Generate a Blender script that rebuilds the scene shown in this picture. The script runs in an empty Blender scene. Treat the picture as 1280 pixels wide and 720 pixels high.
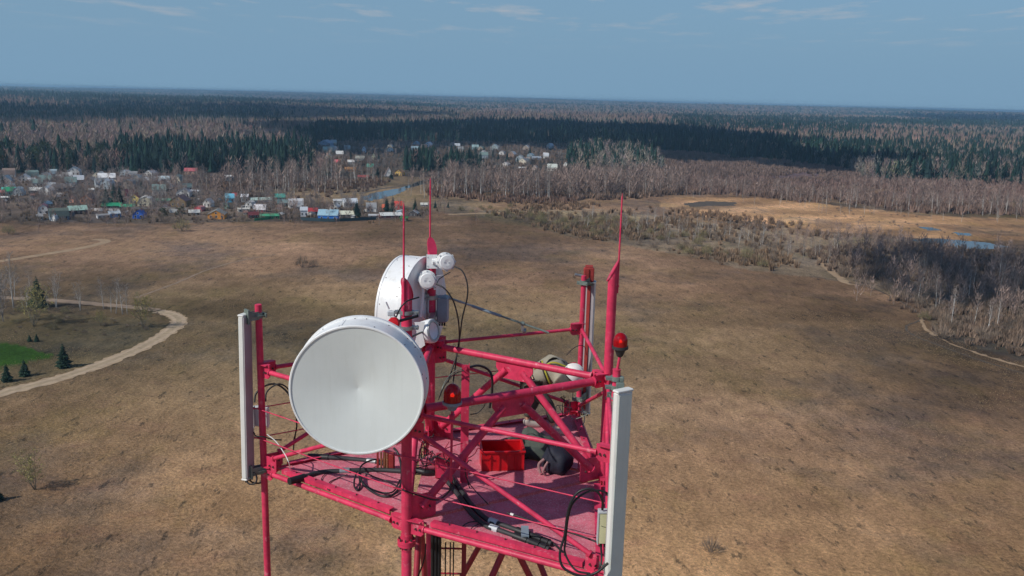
import bpy, math, random
import numpy as np
from mathutils import Vector, Matrix

rnd = random.Random(7)
RNG = np.random.default_rng(11)
sc = bpy.context.scene
col = sc.collection

# ------------------------------------------------------------------ camera frame (place survey)
H = 72.0                      # camera height above the plain
FPX = 1117.4                  # focal length in photo pixels
ROLL = math.atan(33 / 1280.0)
PITCH = math.atan(238 * math.cos(ROLL) / FPX)
fw = np.array([0, math.cos(PITCH), -math.sin(PITCH)])
up = np.array([0, math.sin(PITCH), math.cos(PITCH)])
rt = np.array([1.0, 0, 0])
CR, SR = math.cos(ROLL), math.sin(ROLL)
SUN_AZ_SIDE, SUN_EL = math.radians(32), math.radians(41)
SUN = np.array([-math.cos(SUN_EL) * math.cos(SUN_AZ_SIDE), -math.cos(SUN_EL) * math.sin(SUN_AZ_SIDE), math.sin(SUN_EL)])


def ray(x, y):
    U, V = x - 640.0, y - 360.0
    u, v = U * CR + V * SR, -U * SR + V * CR
    return fw + rt * (u / FPX) - up * (v / FPX)


def atY(x, y, Y):
    r = ray(x, y)
    return np.array(r * Y / r[1] + [0, 0, H])


def atZ(x, y, z):
    r = ray(x, y)
    return np.array(r * (z - H) / r[2] + [0, 0, H])


def proj(X):
    X = np.asarray(X, float) - np.array([0, 0, H])
    a, b, c = X @ rt, X @ up, X @ fw
    c = np.where(c < 1e-3, 1e-3, c)
    u, v = FPX * a / c, -FPX * b / c
    return 640 + u * CR - v * SR, 360 + u * SR + v * CR


def lin(r, g, b):
    f = lambda c: (c / 255 / 12.92) if c / 255 <= .04045 else ((c / 255 + .055) / 1.055) ** 2.4
    return (f(r), f(g), f(b))


# ------------------------------------------------------------------ materials
MATS = {}


def new_mat(name):
    m = bpy.data.materials.new(name)
    m.use_nodes = True
    nt = m.node_tree
    return m, nt, nt.nodes, nt.links, nt.nodes['Principled BSDF']


def mat(name, c, rough=.5, metal=0., var=.18, scale=6., bump=.0, c2=None, thr=None, c2scale=9., spec=.5, c3=None, streak=None):
    """Painted / plain surface with uneven tone; c2 is a second paint or wear colour showing in patches above thr."""
    if name in MATS:
        return MATS[name]
    m, nt, N, L, b = new_mat(name)
    tc = N.new('ShaderNodeTexCoord')
    n1 = N.new('ShaderNodeTexNoise'); n1.inputs['Scale'].default_value = scale; n1.inputs['Detail'].default_value = 6
    n1.inputs['Roughness'].default_value = .65
    L.new(tc.outputs['Object'], n1.inputs['Vector'])
    mr = N.new('ShaderNodeMapRange'); mr.inputs[1].default_value = .3; mr.inputs[2].default_value = .7
    mr.inputs[3].default_value = 1 - var; mr.inputs[4].default_value = 1 + var * .6
    L.new(n1.outputs[0], mr.inputs[0])
    mx = N.new('ShaderNodeMix'); mx.data_type = 'RGBA'; mx.blend_type = 'MULTIPLY'; mx.inputs[0].default_value = 1
    mx.inputs[6].default_value = (*c, 1)
    L.new(mr.outputs[0], mx.inputs[7])
    out = mx.outputs[2]
    if c2 is not None:
        n2 = N.new('ShaderNodeTexNoise'); n2.inputs['Scale'].default_value = c2scale; n2.inputs['Detail'].default_value = 8
        n2.inputs['Roughness'].default_value = .7
        L.new(tc.outputs['Object'], n2.inputs['Vector'])
        r2 = N.new('ShaderNodeMapRange'); r2.inputs[1].default_value = thr; r2.inputs[2].default_value = thr + .08
        L.new(n2.outputs[0], r2.inputs[0])
        m2 = N.new('ShaderNodeMix'); m2.data_type = 'RGBA'
        L.new(r2.outputs[0], m2.inputs[0]); L.new(out, m2.inputs[6]); m2.inputs[7].default_value = (*c2, 1)
        out = m2.outputs[2]
    if c3 is not None:                                    # chips and rust
        n3 = N.new('ShaderNodeTexNoise'); n3.inputs['Scale'].default_value = 17; n3.inputs['Detail'].default_value = 9; n3.inputs['Roughness'].default_value = .75
        L.new(tc.outputs['Object'], n3.inputs['Vector'])
        r4 = N.new('ShaderNodeMapRange'); r4.inputs[1].default_value = .635; r4.inputs[2].default_value = .68; r4.inputs[4].default_value = .8
        L.new(n3.outputs[0], r4.inputs[0])
        m3 = N.new('ShaderNodeMix'); m3.data_type = 'RGBA'
        L.new(r4.outputs[0], m3.inputs[0]); L.new(out, m3.inputs[6]); m3.inputs[7].default_value = (*c3, 1); out = m3.outputs[2]
    if streak is not None:                                # rain streaks running down
        sp_ = N.new('ShaderNodeMapping'); sp_.inputs['Scale'].default_value = (22, 22, 1.1); L.new(tc.outputs['Object'], sp_.inputs[0])
        n4 = N.new('ShaderNodeTexNoise'); n4.inputs['Scale'].default_value = 1; n4.inputs['Detail'].default_value = 5; L.new(sp_.outputs[0], n4.inputs['Vector'])
        r5 = N.new('ShaderNodeMapRange'); r5.inputs[1].default_value = .52; r5.inputs[2].default_value = .72; r5.inputs[4].default_value = .5; L.new(n4.outputs[0], r5.inputs[0])
        m4 = N.new('ShaderNodeMix'); m4.data_type = 'RGBA'; L.new(r5.outputs[0], m4.inputs[0]); L.new(out, m4.inputs[6]); m4.inputs[7].default_value = (*streak, 1); out = m4.outputs[2]
    L.new(out, b.inputs['Base Color'])
    r3 = N.new('ShaderNodeMapRange'); r3.inputs[3].default_value = max(.03, rough - .1); r3.inputs[4].default_value = min(1, rough + .12)
    L.new(n1.outputs[0], r3.inputs[0]); L.new(r3.outputs[0], b.inputs['Roughness'])
    b.inputs['Metallic'].default_value = metal
    b.inputs['Specular IOR Level'].default_value = spec
    if bump:
        bp = N.new('ShaderNodeBump'); bp.inputs['Strength'].default_value = bump; bp.inputs['Distance'].default_value = .01
        L.new(n1.outputs[0], bp.inputs['Height']); L.new(bp.outputs[0], b.inputs['Normal'])
    MATS[name] = m
    return m


PINK = mat('faded_red_paint', (.67, .043, .110), .48, var=.32, scale=6, bump=.15, c2=(.68, .20, .25), thr=.585, c2scale=9, streak=(.42, .028, .065), spec=.35, c3=(.16, .045, .03))
DECKM = mat('worn_deck_paint', (.58, .145, .195), .64, var=.38, scale=4, bump=.2, c2=(.62, .33, .36), thr=.53, c2scale=60, c3=(.20, .06, .06))
REDDARK = mat('old_dark_red_paint', (.36, .022, .045), .5, var=.3, scale=9, bump=.15)
REDBRACK = mat('brick_red_bracket_paint', (.30, .035, .03), .5, var=.25, scale=12)
BOLT = mat('weathered_bolt_steel', (.09, .06, .06), .5, metal=.4, var=.3)
WHITE = mat('white_plastic_shell', (.80, .81, .80), .38, var=.07, scale=3, c2=(.62, .62, .58), thr=.66, c2scale=7, streak=(.60, .59, .55))
RADOME = mat('pale_radome_skin', (.72, .765, .735), .45, var=.06, scale=1.6, streak=(.66, .70, .66))
OFFWH = mat('offwhite_panel_shell', (.70, .70, .66), .42, var=.08, scale=4)
PANELF = mat('panel_front_shell', (.66, .72, .65), .45, var=.07, scale=4, streak=(.55, .59, .53))
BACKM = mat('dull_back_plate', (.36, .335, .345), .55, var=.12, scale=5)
GALV = mat('galvanised_steel', (.42, .44, .43), .42, metal=.75, var=.25, scale=18)
GREYG = mat('grey_green_bracket_paint', (.20, .25, .22), .5, metal=.3, var=.3, scale=14)
LGREY = mat('light_grey_case', (.50, .53, .55), .4, var=.12, scale=8)
BLUEG = mat('blue_grey_case', (.22, .28, .32), .45, var=.15, scale=8)
RUB = mat('black_rubber', (.012, .012, .014), .5, var=.3, scale=20)
RUBM = mat('dusty_black_sleeve', (.03, .03, .033), .6, var=.4, scale=10)
TAPE = mat('white_tape', (.7, .7, .68), .6)
COPPER = mat('brass_terminal', (.55, .38, .20), .35, metal=.9, var=.2)
CREAM = mat('cream_box_paint', (.62, .60, .36), .5, var=.1)
REDBOX = mat('bright_red_crate_plastic', (.58, .006, .012), .4, var=.2, scale=9)
KHAKI = mat('khaki_jacket_cloth', (.33, .30, .23), .9, var=.25, scale=9, bump=.5)
TROUS = mat('dark_olive_trouser_cloth', (.075, .075, .06), .9, var=.3, scale=9, bump=.5)
CLOTHG = mat('grey_green_canvas', (.07, .085, .07), .95, var=.45, scale=8, bump=.6)
NAVY = mat('dark_navy_nylon', (.012, .014, .028), .7, var=.4, scale=12, bump=.4)
YEL = mat('yellow_webbing', (.42, .38, .04), .7, var=.15)
SKIN = mat('skin', (.48, .27, .18), .55, var=.08)
HELM = mat('white_helmet_shell', (.78, .76, .72), .3, var=.06)
SHOE = mat('pale_work_shoe', (.42, .38, .34), .7)
CONC = mat('concrete', (.30, .29, .27), .85, var=.3, scale=2)


def red_glass():
    m, nt, N, L, b = new_mat('red_beacon_glass')
    b.inputs['Base Color'].default_value = (.42, .004, .010, 1)
    b.inputs['Roughness'].default_value = .05
    b.inputs['Transmission Weight'].default_value = .35
    b.inputs['IOR'].default_value = 1.45
    return m


REDGLASS = red_glass()


def lamp_mat():
    m, nt, N, L, b = new_mat('lamp_glint_glow')
    b.inputs['Base Color'].default_value = (.8, .2, .05, 1)
    b.inputs['Emission Color'].default_value = (1, .18, .04, 1)
    b.inputs['Emission Strength'].default_value = 3  # added glow standing in for the glint refracted inside the red lens
    return m


LAMP = lamp_mat()


def attr_mat(name, rough=.9, objvar=.25, trans=0.):
    m, nt, N, L, b = new_mat(name)
    a = N.new('ShaderNodeAttribute'); a.attribute_name = 'Col'
    oi = N.new('ShaderNodeObjectInfo')
    mr = N.new('ShaderNodeMapRange'); mr.inputs[3].default_value = 1 - objvar; mr.inputs[4].default_value = 1 + objvar
    L.new(oi.outputs['Random'], mr.inputs[0])
    mx = N.new('ShaderNodeMix'); mx.data_type = 'RGBA'; mx.blend_type = 'MULTIPLY'; mx.inputs[0].default_value = 1
    L.new(a.outputs['Color'], mx.inputs[6]); L.new(mr.outputs[0], mx.inputs[7])
    L.new(mx.outputs[2], b.inputs['Base Color'])
    b.inputs['Roughness'].default_value = rough
    b.inputs['Specular IOR Level'].default_value = .15
    return m


TREEM = attr_mat('bark_and_foliage')


def simple(name, c, rough=.8, var=.2, scale=1.2):
    return mat(name, c, rough, var=var, scale=scale)


# ------------------------------------------------------------------ mesh builder
class MB:
    def __init__(s):
        s.v, s.f, s.m, s.sm = [], [], [], []

    def add(s, vs, fs, mi=0, smooth=False):
        o = len(s.v)
        s.v += [tuple(map(float, p)) for p in vs]
        for f in fs:
            s.f.append([i + o for i in f]); s.m.append(mi); s.sm.append(smooth)

    def box(s, c, size, ax=None, mi=0, bev=0.):
        c = np.array(c, float); hx, hy, hz = [d / 2 for d in size]
        ax = np.eye(3) if ax is None else np.array(ax, float)
        if bev:
            # chamfered box: an octagonal outline along local z plus shrunken ends
            b = bev
            out = [(-hx + b, -hy), (hx - b, -hy), (hx, -hy + b), (hx, hy - b), (hx - b, hy), (-hx + b, hy), (-hx, hy - b), (-hx, -hy + b)]
            inn = [(x * (hx - b) / hx, y * (hy - b) / hy) for x, y in out]
            rings = [[(x, y, -hz) for x, y in inn], [(x, y, -hz + b) for x, y in out], [(x, y, hz - b) for x, y in out], [(x, y, hz) for x, y in inn]]
            vs = [c + ax.T @ np.array(p) for r in rings for p in r]
            fs = [[r * 8 + i, r * 8 + (i + 1) % 8, (r + 1) * 8 + (i + 1) % 8, (r + 1) * 8 + i] for r in range(3) for i in range(8)]
            fs += [[7, 6, 5, 4, 3, 2, 1, 0], [24 + i for i in range(8)]]
            s.add(vs, fs, mi)
            return
        vs = [c + ax.T @ np.array((x, y, z)) for z in (-hz, hz) for y in (-hy, hy) for x in (-hx, hx)]
        s.add(vs, [(0, 2, 3, 1), (4, 5, 7, 6), (0, 1, 5, 4), (2, 6, 7, 3), (0, 4, 6, 2), (1, 3, 7, 5)], mi)

    def tube(s, p0, p1, r, n=14, mi=0, r1=None, cap=True):
        p0, p1 = np.array(p0, float), np.array(p1, float)
        d = p1 - p0; L = np.linalg.norm(d)
        if L < 1e-9: return
        d /= L
        a = np.cross(d, [0, 0, 1] if abs(d[2]) < .9 else [1, 0, 0]); a /= np.linalg.norm(a); b = np.cross(d, a)
        r1 = r if r1 is None else r1
        t = [2 * math.pi * i / n for i in range(n)]
        c0 = [p0 + r * (math.cos(q) * a + math.sin(q) * b) for q in t]
        c1 = [p1 + r1 * (math.cos(q) * a + math.sin(q) * b) for q in t]
        s.add(c0 + c1, [[i, i + n, (i + 1) % n + n, (i + 1) % n] for i in range(n)], mi, True)
        if cap:
            s.add(c0, [list(range(n))], mi); s.add(c1, [list(range(n))[::-1]], mi)

    def path(s, pts, r, n=8, mi=0, sub=6, closed=False):
        P = [np.array(p, float) for p in pts]
        if sub > 1 and len(P) > 2:
            Q = []
            E = [2 * P[0] - P[1]] + P + [2 * P[-1] - P[-2]]
            for i in range(1, len(E) - 2):
                for k in range(sub):
                    t = k / sub
                    a, b_, c, d = E[i - 1], E[i], E[i + 1], E[i + 2]
                    Q.append(.5 * ((2 * b_) + (-a + c) * t + (2 * a - 5 * b_ + 4 * c - d) * t * t + (-a + 3 * b_ - 3 * c + d) * t ** 3))
            Q.append(P[-1]); P = Q
        rings = []; a = None
        for i, p in enumerate(P):
            d = P[min(i + 1, len(P) - 1)] - P[max(i - 1, 0)]; d = d / (np.linalg.norm(d) + 1e-12)
            if a is None:
                a = np.cross(d, [0, 0, 1] if abs(d[2]) < .9 else [1, 0, 0])
            a = a - d * np.dot(a, d); a /= np.linalg.norm(a) + 1e-12
            b = np.cross(d, a)
            rr = r if not callable(r) else r(i / (len(P) - 1))
            rings.append([p + rr * (math.cos(2 * math.pi * k / n) * a + math.sin(2 * math.pi * k / n) * b) for k in range(n)])
        vs = [v for g in rings for v in g]
        s.add(vs, [[i * n + k, (i + 1) * n + k, (i + 1) * n + (k + 1) % n, i * n + (k + 1) % n] for i in range(len(P) - 1) for k in range(n)], mi, True)
        s.add(rings[0], [list(range(n))], mi); s.add(rings[-1], [list(range(n))[::-1]], mi)

    def lathe(s, o, d, prof, n=48, mi=0, smooth=True):
        """prof: [(t along d, radius)...]; each segment gets its own vertices where it turns sharply is left smooth."""
        o, d = np.array(o, float), np.array(d, float); d /= np.linalg.norm(d)
        a = np.cross(d, [0, 0, 1] if abs(d[2]) < .9 else [1, 0, 0]); a /= np.linalg.norm(a); b = np.cross(d, a)
        for (t0, r0), (t1, r1) in zip(prof[:-1], prof[1:]):
            vs = []
            for t, r in ((t0, r0), (t1, r1)):
                vs += [o + d * t + r * (math.cos(2 * math.pi * k / n) * a + math.sin(2 * math.pi * k / n) * b) for k in range(n)]
            s.add(vs, [[k, (k + 1) % n, n + (k + 1) % n, n + k] for k in range(n)], mi, smooth)

    def dome(s, o, d, r, h, n=24, m=8, mi=0):
        o, d = np.array(o, float), np.array(d, float); d /= np.linalg.norm(d)
        a = np.cross(d, [0, 0, 1] if abs(d[2]) < .9 else [1, 0, 0]); a /= np.linalg.norm(a); b = np.cross(d, a)
        vs, fs = [], []
        for j in range(m):
            q = math.pi / 2 * j / m
            vs += [o + d * h * math.sin(q) + r * math.cos(q) * (math.cos(2 * math.pi * k / n) * a + math.sin(2 * math.pi * k / n) * b) for k in range(n)]
        vs.append(o + d * h)
        for j in range(m - 1):
            fs += [[j * n + k, j * n + (k + 1) % n, (j + 1) * n + (k + 1) % n, (j + 1) * n + k] for k in range(n)]
        fs += [[(m - 1) * n + k, (m - 1) * n + (k + 1) % n, m * n] for k in range(n)]
        s.add(vs, fs, mi, True)

    def prism(s, poly, nrm, th, mi=0):
        """poly: planar 3D points; extruded th along nrm, centred."""
        P = [np.array(p, float) for p in poly]; nn = np.array(nrm, float); nn = nn / np.linalg.norm(nn) * th / 2; k = len(P)
        vs = [p - nn for p in P] + [p + nn for p in P]
        s.add(vs, [list(range(k))[::-1], list(range(k, 2 * k))] + [[i, (i + 1) % k, (i + 1) % k + k, i + k] for i in range(k)], mi)

    def build(s, name, mats, parent=None, org=None):
        me = bpy.data.meshes.new(name)
        o = np.zeros(3) if org is None else np.array(org, float)
        me.from_pydata([tuple(np.array(v) - o) for v in s.v], [], s.f)
        for m in (mats if isinstance(mats, (list, tuple)) else [mats]):
            me.materials.append(m)
        me.polygons.foreach_set('material_index', s.m)
        me.polygons.foreach_set('use_smooth', s.sm)
        me.update()
        ob = bpy.data.objects.new(name, me); col.objects.link(ob)
        if parent is not None: ob.parent = parent
        return ob


def tag(o, label=None, cat=None, group=None, kind=None):
    if label: o['label'] = label
    if cat: o['category'] = cat
    if group: o['group'] = group
    if kind: o['kind'] = kind
    return o


def empty(name, loc, label, cat, group=None, rz=0.):
    o = bpy.data.objects.new(name, None); col.objects.link(o)
    o.location = tuple(loc); o.rotation_euler = (0, 0, rz); o.empty_display_size = .2
    return tag(o, label, cat, group)


class Thing:
    """A thing made of parts given in world coordinates."""
    def __init__(s, name, loc, label, cat, group=None):
        s.loc = np.array(loc, float); s.o = empty(name, loc, label, cat, group)

    def part(s, name, mb, m, parent=None, label=None):
        ob = mb.build(name, m, parent or s.o, s.loc)
        if label: ob['label'] = label
        return ob


def unit(v):
    v = np.array(v, float); return v / np.linalg.norm(v)


# ================================================================== THE TOWER
ZD, ZR = 67.77, 68.97           # deck level, top rail level
P2 = {'A': (-2.77, 9.51), 'B': (-1.0, 8.30), 'C': (-.985, 10.71), 'D': (1.09, 9.50), 'E': (.95, 11.64), 'F': (.93, 7.36)}
CEN = np.array([-.30, 9.50])


def P(k, z): return np.array([P2[k][0], P2[k][1], z])


tower = Thing('lattice_tower', (CEN[0], CEN[1], 0), 'faded red tubular steel tower top with railed work platform', 'tower')
LEGR = .052


def leg(k):
    mb = MB(); c = np.array(P2[k]); inw = unit(CEN - c)
    n = 20; ztop_hi, ztop_lo = 70.30, 70.09
    ring0, ring1 = [], []
    for i in range(n):
        q = 2 * math.pi * i / n; d = np.array([math.cos(q), math.sin(q)])
        t = (d @ inw + 1) / 2
        ring0.append((c[0] + LEGR * d[0], c[1] + LEGR * d[1], 0.0))
        ring1.append((c[0] + LEGR * d[0], c[1] + LEGR * d[1], ztop_hi + (ztop_lo - ztop_hi) * t))
    mb.add(ring0 + ring1, [[i, (i + 1) % n, (i + 1) % n + n, i + n] for i in range(n)], 0, True)
    mb.add(ring1, [list(range(n))], 0)
    lg = tower.part('leg', mb, PINK)
    f = MB(); f.tube((*c, ZD - .217), (*c, ZD - .189), .092, 24); f.tube((*c, ZD - .186), (*c, ZD - .158), .092, 24); f.tube((*c, ZD - .27), (*c, ZD - .10), LEGR + .006, 20)
    for i in range(8):
        q = 2 * math.pi * i / 8
        b = c + .075 * np.array([math.cos(q), math.sin(q)])
        f.tube((*b, ZD - .24), (*b, ZD - .135), .010, 6, mi=1)
    tower.part('flange', f, [PINK, BOLT], lg)
    cpn = unit((*( -inw * (ztop_lo - ztop_hi) / (2 * LEGR) * -1), 1)) if False else unit((inw[0] * (ztop_hi - ztop_lo), inw[1] * (ztop_hi - ztop_lo), 2 * LEGR))
    rc_ = np.mean(ring1, 0); cp = MB(); cp.prism([rc_ + (np.array(v) - rc_) * 1.14 + cpn * .006 for v in ring1], cpn, .008); tower.part('cap_plate', cp, PINK, lg)
    r = MB(); o = c - inw * (LEGR + .004)
    if k == 'B': o = c + np.array([-.02, -LEGR - .008])
    r.tube((*o, 69.95), (*o, 70.99), .011, 8, r1=.008)
    r.tube((*o, 70.99), (*o, 71.04), .008, 8, r1=.001)
    r.tube((*o, 70.02), (*o, 70.04), .017, 8)
    tower.part('lightning_rod', r, PINK, lg)
    return lg


for k in 'BCD': leg(k)
MASTR = {'A': .038, 'E': .034, 'F': .032}
for k, z0, z1 in (('A', 62.0, 69.715), ('E', 66.9, 69.71), ('F', 67.2, 69.64)):
    mb = MB(); mb.tube(P(k, z0), P(k, z1), MASTR[k], 18)
    mb.tube(P(k, z1 - .002), P(k, z1 + .004), MASTR[k] * .9, 18)
    tower.part('mast_pipe', mb, PINK)


def plate(mb, base, u, l0, l1, h0, h1, th=.012, bolts=True, off=0.):
    """Vertical gusset plate running from base along u (l0..l1), heights h0..h1."""
    u = unit(u); n = np.cross(u, [0, 0, 1]); b = base + n * off
    z = np.array([0, 0, 1.0])
    mb.prism([b + u * l0 + z * h0, b + u * (l1 - .03) + z * h0, b + u * l1 + z * (h0 + .03), b + u * l1 + z * h1, b + u * l0 + z * h1], n, th)
    if bolts:
        for t in (.45, .75):
            q = b + u * (l0 + (l1 - l0) * t) + z * ((h0 + h1) / 2 - .01)
            mb.tube(q - n * .022, q + n * .022, .011, 6, mi=1)


def rail(k1, k2, z, r, g1=.19, g2=.19, ph=.08, name='handrail', rr1=None, rr2=None):
    a, b = P(k1, z), P(k2, z); u = unit(b - a)
    r1, r2 = (rr1 or LEGR), (rr2 or LEGR)
    mb = MB()
    s, e = a + u * g1, b - u * g2
    mb.tube(s, e, r, 16)
    mb.tube(s, s + u * .014, r * 1.3, 16); mb.tube(e - u * .014, e, r * 1.3, 16)
    tower.part(name, mb, PINK)
    for p_, d_, l_, q_ in ((a, u, g1, r1), (b, -u, g2, r2)):     # end plates with a cheek closing the bracket
        g = MB(); plate(g, p_, d_, q_ - .01, l_ + .002, -ph, ph)
        n_ = np.cross(unit(d_), [0, 0, 1])
        g.prism([p_ + n_ * .05, p_ + n_ * .035 + d_ * (l_ - .02), p_ - n_ * .035 + d_ * (l_ - .02), p_ - n_ * .05], (0, 0, 1), .010)
        g.v[-8:] = [tuple(np.array(v) + [0, 0, ph - .004]) for v in g.v[-8:]]
        tower.part('gusset_plate', g, [PINK, BOLT])


rail('B', 'D', ZR, .044); rail('C', 'D', ZR, .040); rail('B', 'C', ZR, .040)
rail('B', 'F', ZR - .012, .022, g2=.16, rr2=.03); rail('A', 'B', ZR, .027, g1=.15, rr1=.036); rail('A', 'C', ZR + .01, .024, g1=.17, rr1=.036)
rail('C', 'E', ZR + .02, .021, g2=.17, rr2=.032); rail('E', 'D', ZR + .01, .024, g1=.05, g2=.1, rr1=.03); rail('D', 'F', ZR - .03, .022, g2=.12, rr2=.03)
EDGE = [('A', 'B'), ('B', 'F'), ('F', 'D'), ('D', 'E'), ('E', 'C'), ('C', 'A')]
RAD = {'A': .036, 'B': LEGR, 'C': LEGR, 'D': LEGR, 'E': .032, 'F': .03}
for k1, k2 in EDGE:
    rail(k1, k2, ZD - .005, .029, g1=.14 if RAD[k1] < .05 else .2, g2=.14 if RAD[k2] < .05 else .2, name='floor_rail', rr1=RAD[k1], rr2=RAD[k2])
# K braces with mid gussets on the three faces of the core
for k1, k2 in (('B', 'D'), ('C', 'D'), ('B', 'C')):
    a, b = P(k1, ZR), P(k2, ZR); u = unit(b - a); m = (a + b) / 2; n = np.cross(u, [0, 0, 1]); z = np.array([0, 0, 1.])
    g = MB()
    g.prism([m - u * .25 - z * .02, m - u * .25 - z * .11, m - u * .16 - z * .23, m + u * .16 - z * .23, m + u * .25 - z * .11, m + u * .25 - z * .02], n, .014)
    for t in (-.17, -.12, .12, .17):
        q = m + u * t - z * (.13 + abs(t) * .1)
        g.tube(q - n * .028, q + n * .028, .012, 6, mi=1)
    tower.part('gusset_plate', g, [PINK, BOLT])
    for s_, kk in ((-1, k1), (1, k2)):
        top = m + u * s_ * .15 - z * .16; bot = P(kk, ZD + .17) - u * s_ * .17
        d = unit(bot - top)
        mb = MB(); mb.tube(top - d * .06, bot, .041, 16)
        mb.tube(bot - d * .01, bot + d * .012, .054, 16)
        tower.part('brace', mb, PINK)
        g = MB(); plate(g, P(kk, ZD), -u * s_, .04, .32, 0.03, .30)
        tower.part('gusset_plate', g, [PINK, BOLT])
# single diagonals of the outriggers
for kt, kb in (('B', 'F'), ('D', 'F'), ('B', 'A'), ('C', 'A'), ('C', 'E'), ('D', 'E')):
    t, b = P(kt, ZR - .13), P(kb, ZD + .12); u = unit(b - t); uh = unit([u[0], u[1], 0])
    mb = MB(); s, e = t + u * .22, b - u * .20
    mb.tube(s, e, .0235, 14); mb.tube(e - u * .01, e + u * .012, .034, 14)
    tower.part('brace', mb, PINK)
    g = MB(); plate(g, P(kb, ZD), -uh, .03, .22, .02, .20, off=.004); tower.part('gusset_plate', g, [PINK, BOLT])
    g = MB(); plate(g, P(kt, ZR), uh, .04, .2, -.24, -.085, off=.004); tower.part('gusset_plate', g, [PINK, BOLT])
# thin knee wires
for k1, k2 in (('A', 'B'), ('B', 'F'), ('A', 'C'), ('C', 'E'), ('F', 'D')):
    for dz in (.45, .80):
        mb = MB(); a, b = P(k1, ZR - dz), P(k2, ZR - dz); u = unit(b - a); n = np.cross(u, [0, 0, 1])
        if np.dot(n[:2], (a + b)[:2] / 2 - CEN) < 0: n = -n
        o1, o2 = n * (RAD[k1] + .004), n * (RAD[k2] + .004)
        mb.path([a + o1 + [0, 0, .05], a + o1, a + o1 + u * .05, b + o2 - u * .05 + [0, 0, -.012]], .0065, 6, sub=3)
        tower.part('knee_bar', mb, PINK)
# deck panels: core triangle and three outrigger triangles
def shrink(pts, d):
    c = np.mean(pts, 0); return [p + unit(c - p) * d for p in pts]


for tri, d in (('BDC', .05), ('ABC', .16), ('BFD', .10), ('CDE', .10)):
    pts = shrink([P(k, ZD + .034) for k in tri], d)
    mb = MB(); mb.prism(pts, (0, 0, 1), .008)
    for p, q in zip(pts, pts[1:] + pts[:1]):           # angle-iron stiffeners under the plate
        u = unit(q - p); n = np.cross(u, [0, 0, 1]); mid = (p + q) / 2
        mb.box(mid + [0, 0, -.026], (np.linalg.norm(q - p) - .3, .008, .044), ax=[u, n, [0, 0, 1]])
    tower.part('deck_plate', mb, DECKM)
for k1, k2 in EDGE:                                     # raised toe strip along the deck's rim
    a, b = P(k1, ZD + .05), P(k2, ZD + .05); u = unit(b - a); n = np.cross(u, [0, 0, 1])
    if np.dot(n[:2], (a + b)[:2] / 2 - CEN) > 0: n = -n
    a2, b2 = a + n * .034 + u * .26, b + n * .034 - u * .26
    mb = MB(); L_ = np.linalg.norm(b2 - a2)
    mb.box((a2 + b2) / 2, (L_, .006, .05), ax=[u, np.cross([0, 0, 1], u), [0, 0, 1]]); mb.box((a2 + b2) / 2 + n * .038 + [0, 0, .021], (L_, .07, .006), ax=[u, np.cross([0, 0, 1], u), [0, 0, 1]])
    for t in np.linspace(.12, .88, 5):
        q = a2 + (b2 - a2) * t + n * .04 + [0, 0, .024]
        mb.tube(q, q + [0, 0, .012], .009, 6, mi=1)
    tower.part('toe_strip', mb, [PINK, BOLT])
# shaft bracing below the deck
for j in range(4):
    z1_, z0_ = ZD - .42 - j * 2.4, ZD - .42 - (j + 1) * 2.4
    for k1, k2 in (('B', 'D'), ('C', 'D'), ('B', 'C')):
        a, b = P(k1, z0_), P(k2, z0_); u = unit(b - a)
        mb = MB(); mb.tube(a + u * .05, b - u * .05, .034, 12); tower.part('shaft_strut', mb, REDDARK)
        t = (P(k1, z1_) + P(k2, z1_)) / 2
        for kk, s_ in ((k1, 1), (k2, -1)):
            mb = MB(); mb.tube(t, P(kk, z0_ + .1) + u * s_ * .05, .036, 12); tower.part('shaft_brace', mb, REDDARK)
lad = MB()
LX, LY = -.62, 8.95
for s_ in (-.17, .17):
    lad.box((LX + s_, LY, ZD - 6.0), (.05, .03, 11.4))
for i in range(38):
    lad.tube((LX - .17, LY, ZD - .6 - i * .3), (LX + .17, LY, ZD - .6 - i * .3), .011, 8)
tower.part('ladder', lad, REDDARK)
# upright angle bar and stub post on the platform
mb = MB(); q = atY(582, 456, 9.25); mb.box((q[0], q[1], (q[2] + ZD) / 2), (.085, .008, q[2] - ZD)); mb.box((q[0] + .038, q[1] + .03, (q[2] + ZD) / 2), (.008, .06, q[2] - ZD))
mb.tube(q + [.0, -.03, -.03], q + [.0, .05, -.03], .02, 10)
tower.part('upright_bar', mb, PINK)
foot = MB()
for k in 'BCD':
    foot.box((*P2[k], .4), (1.1, 1.1, .8), bev=.06)
tower.part('footing', foot, CONC)

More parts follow.
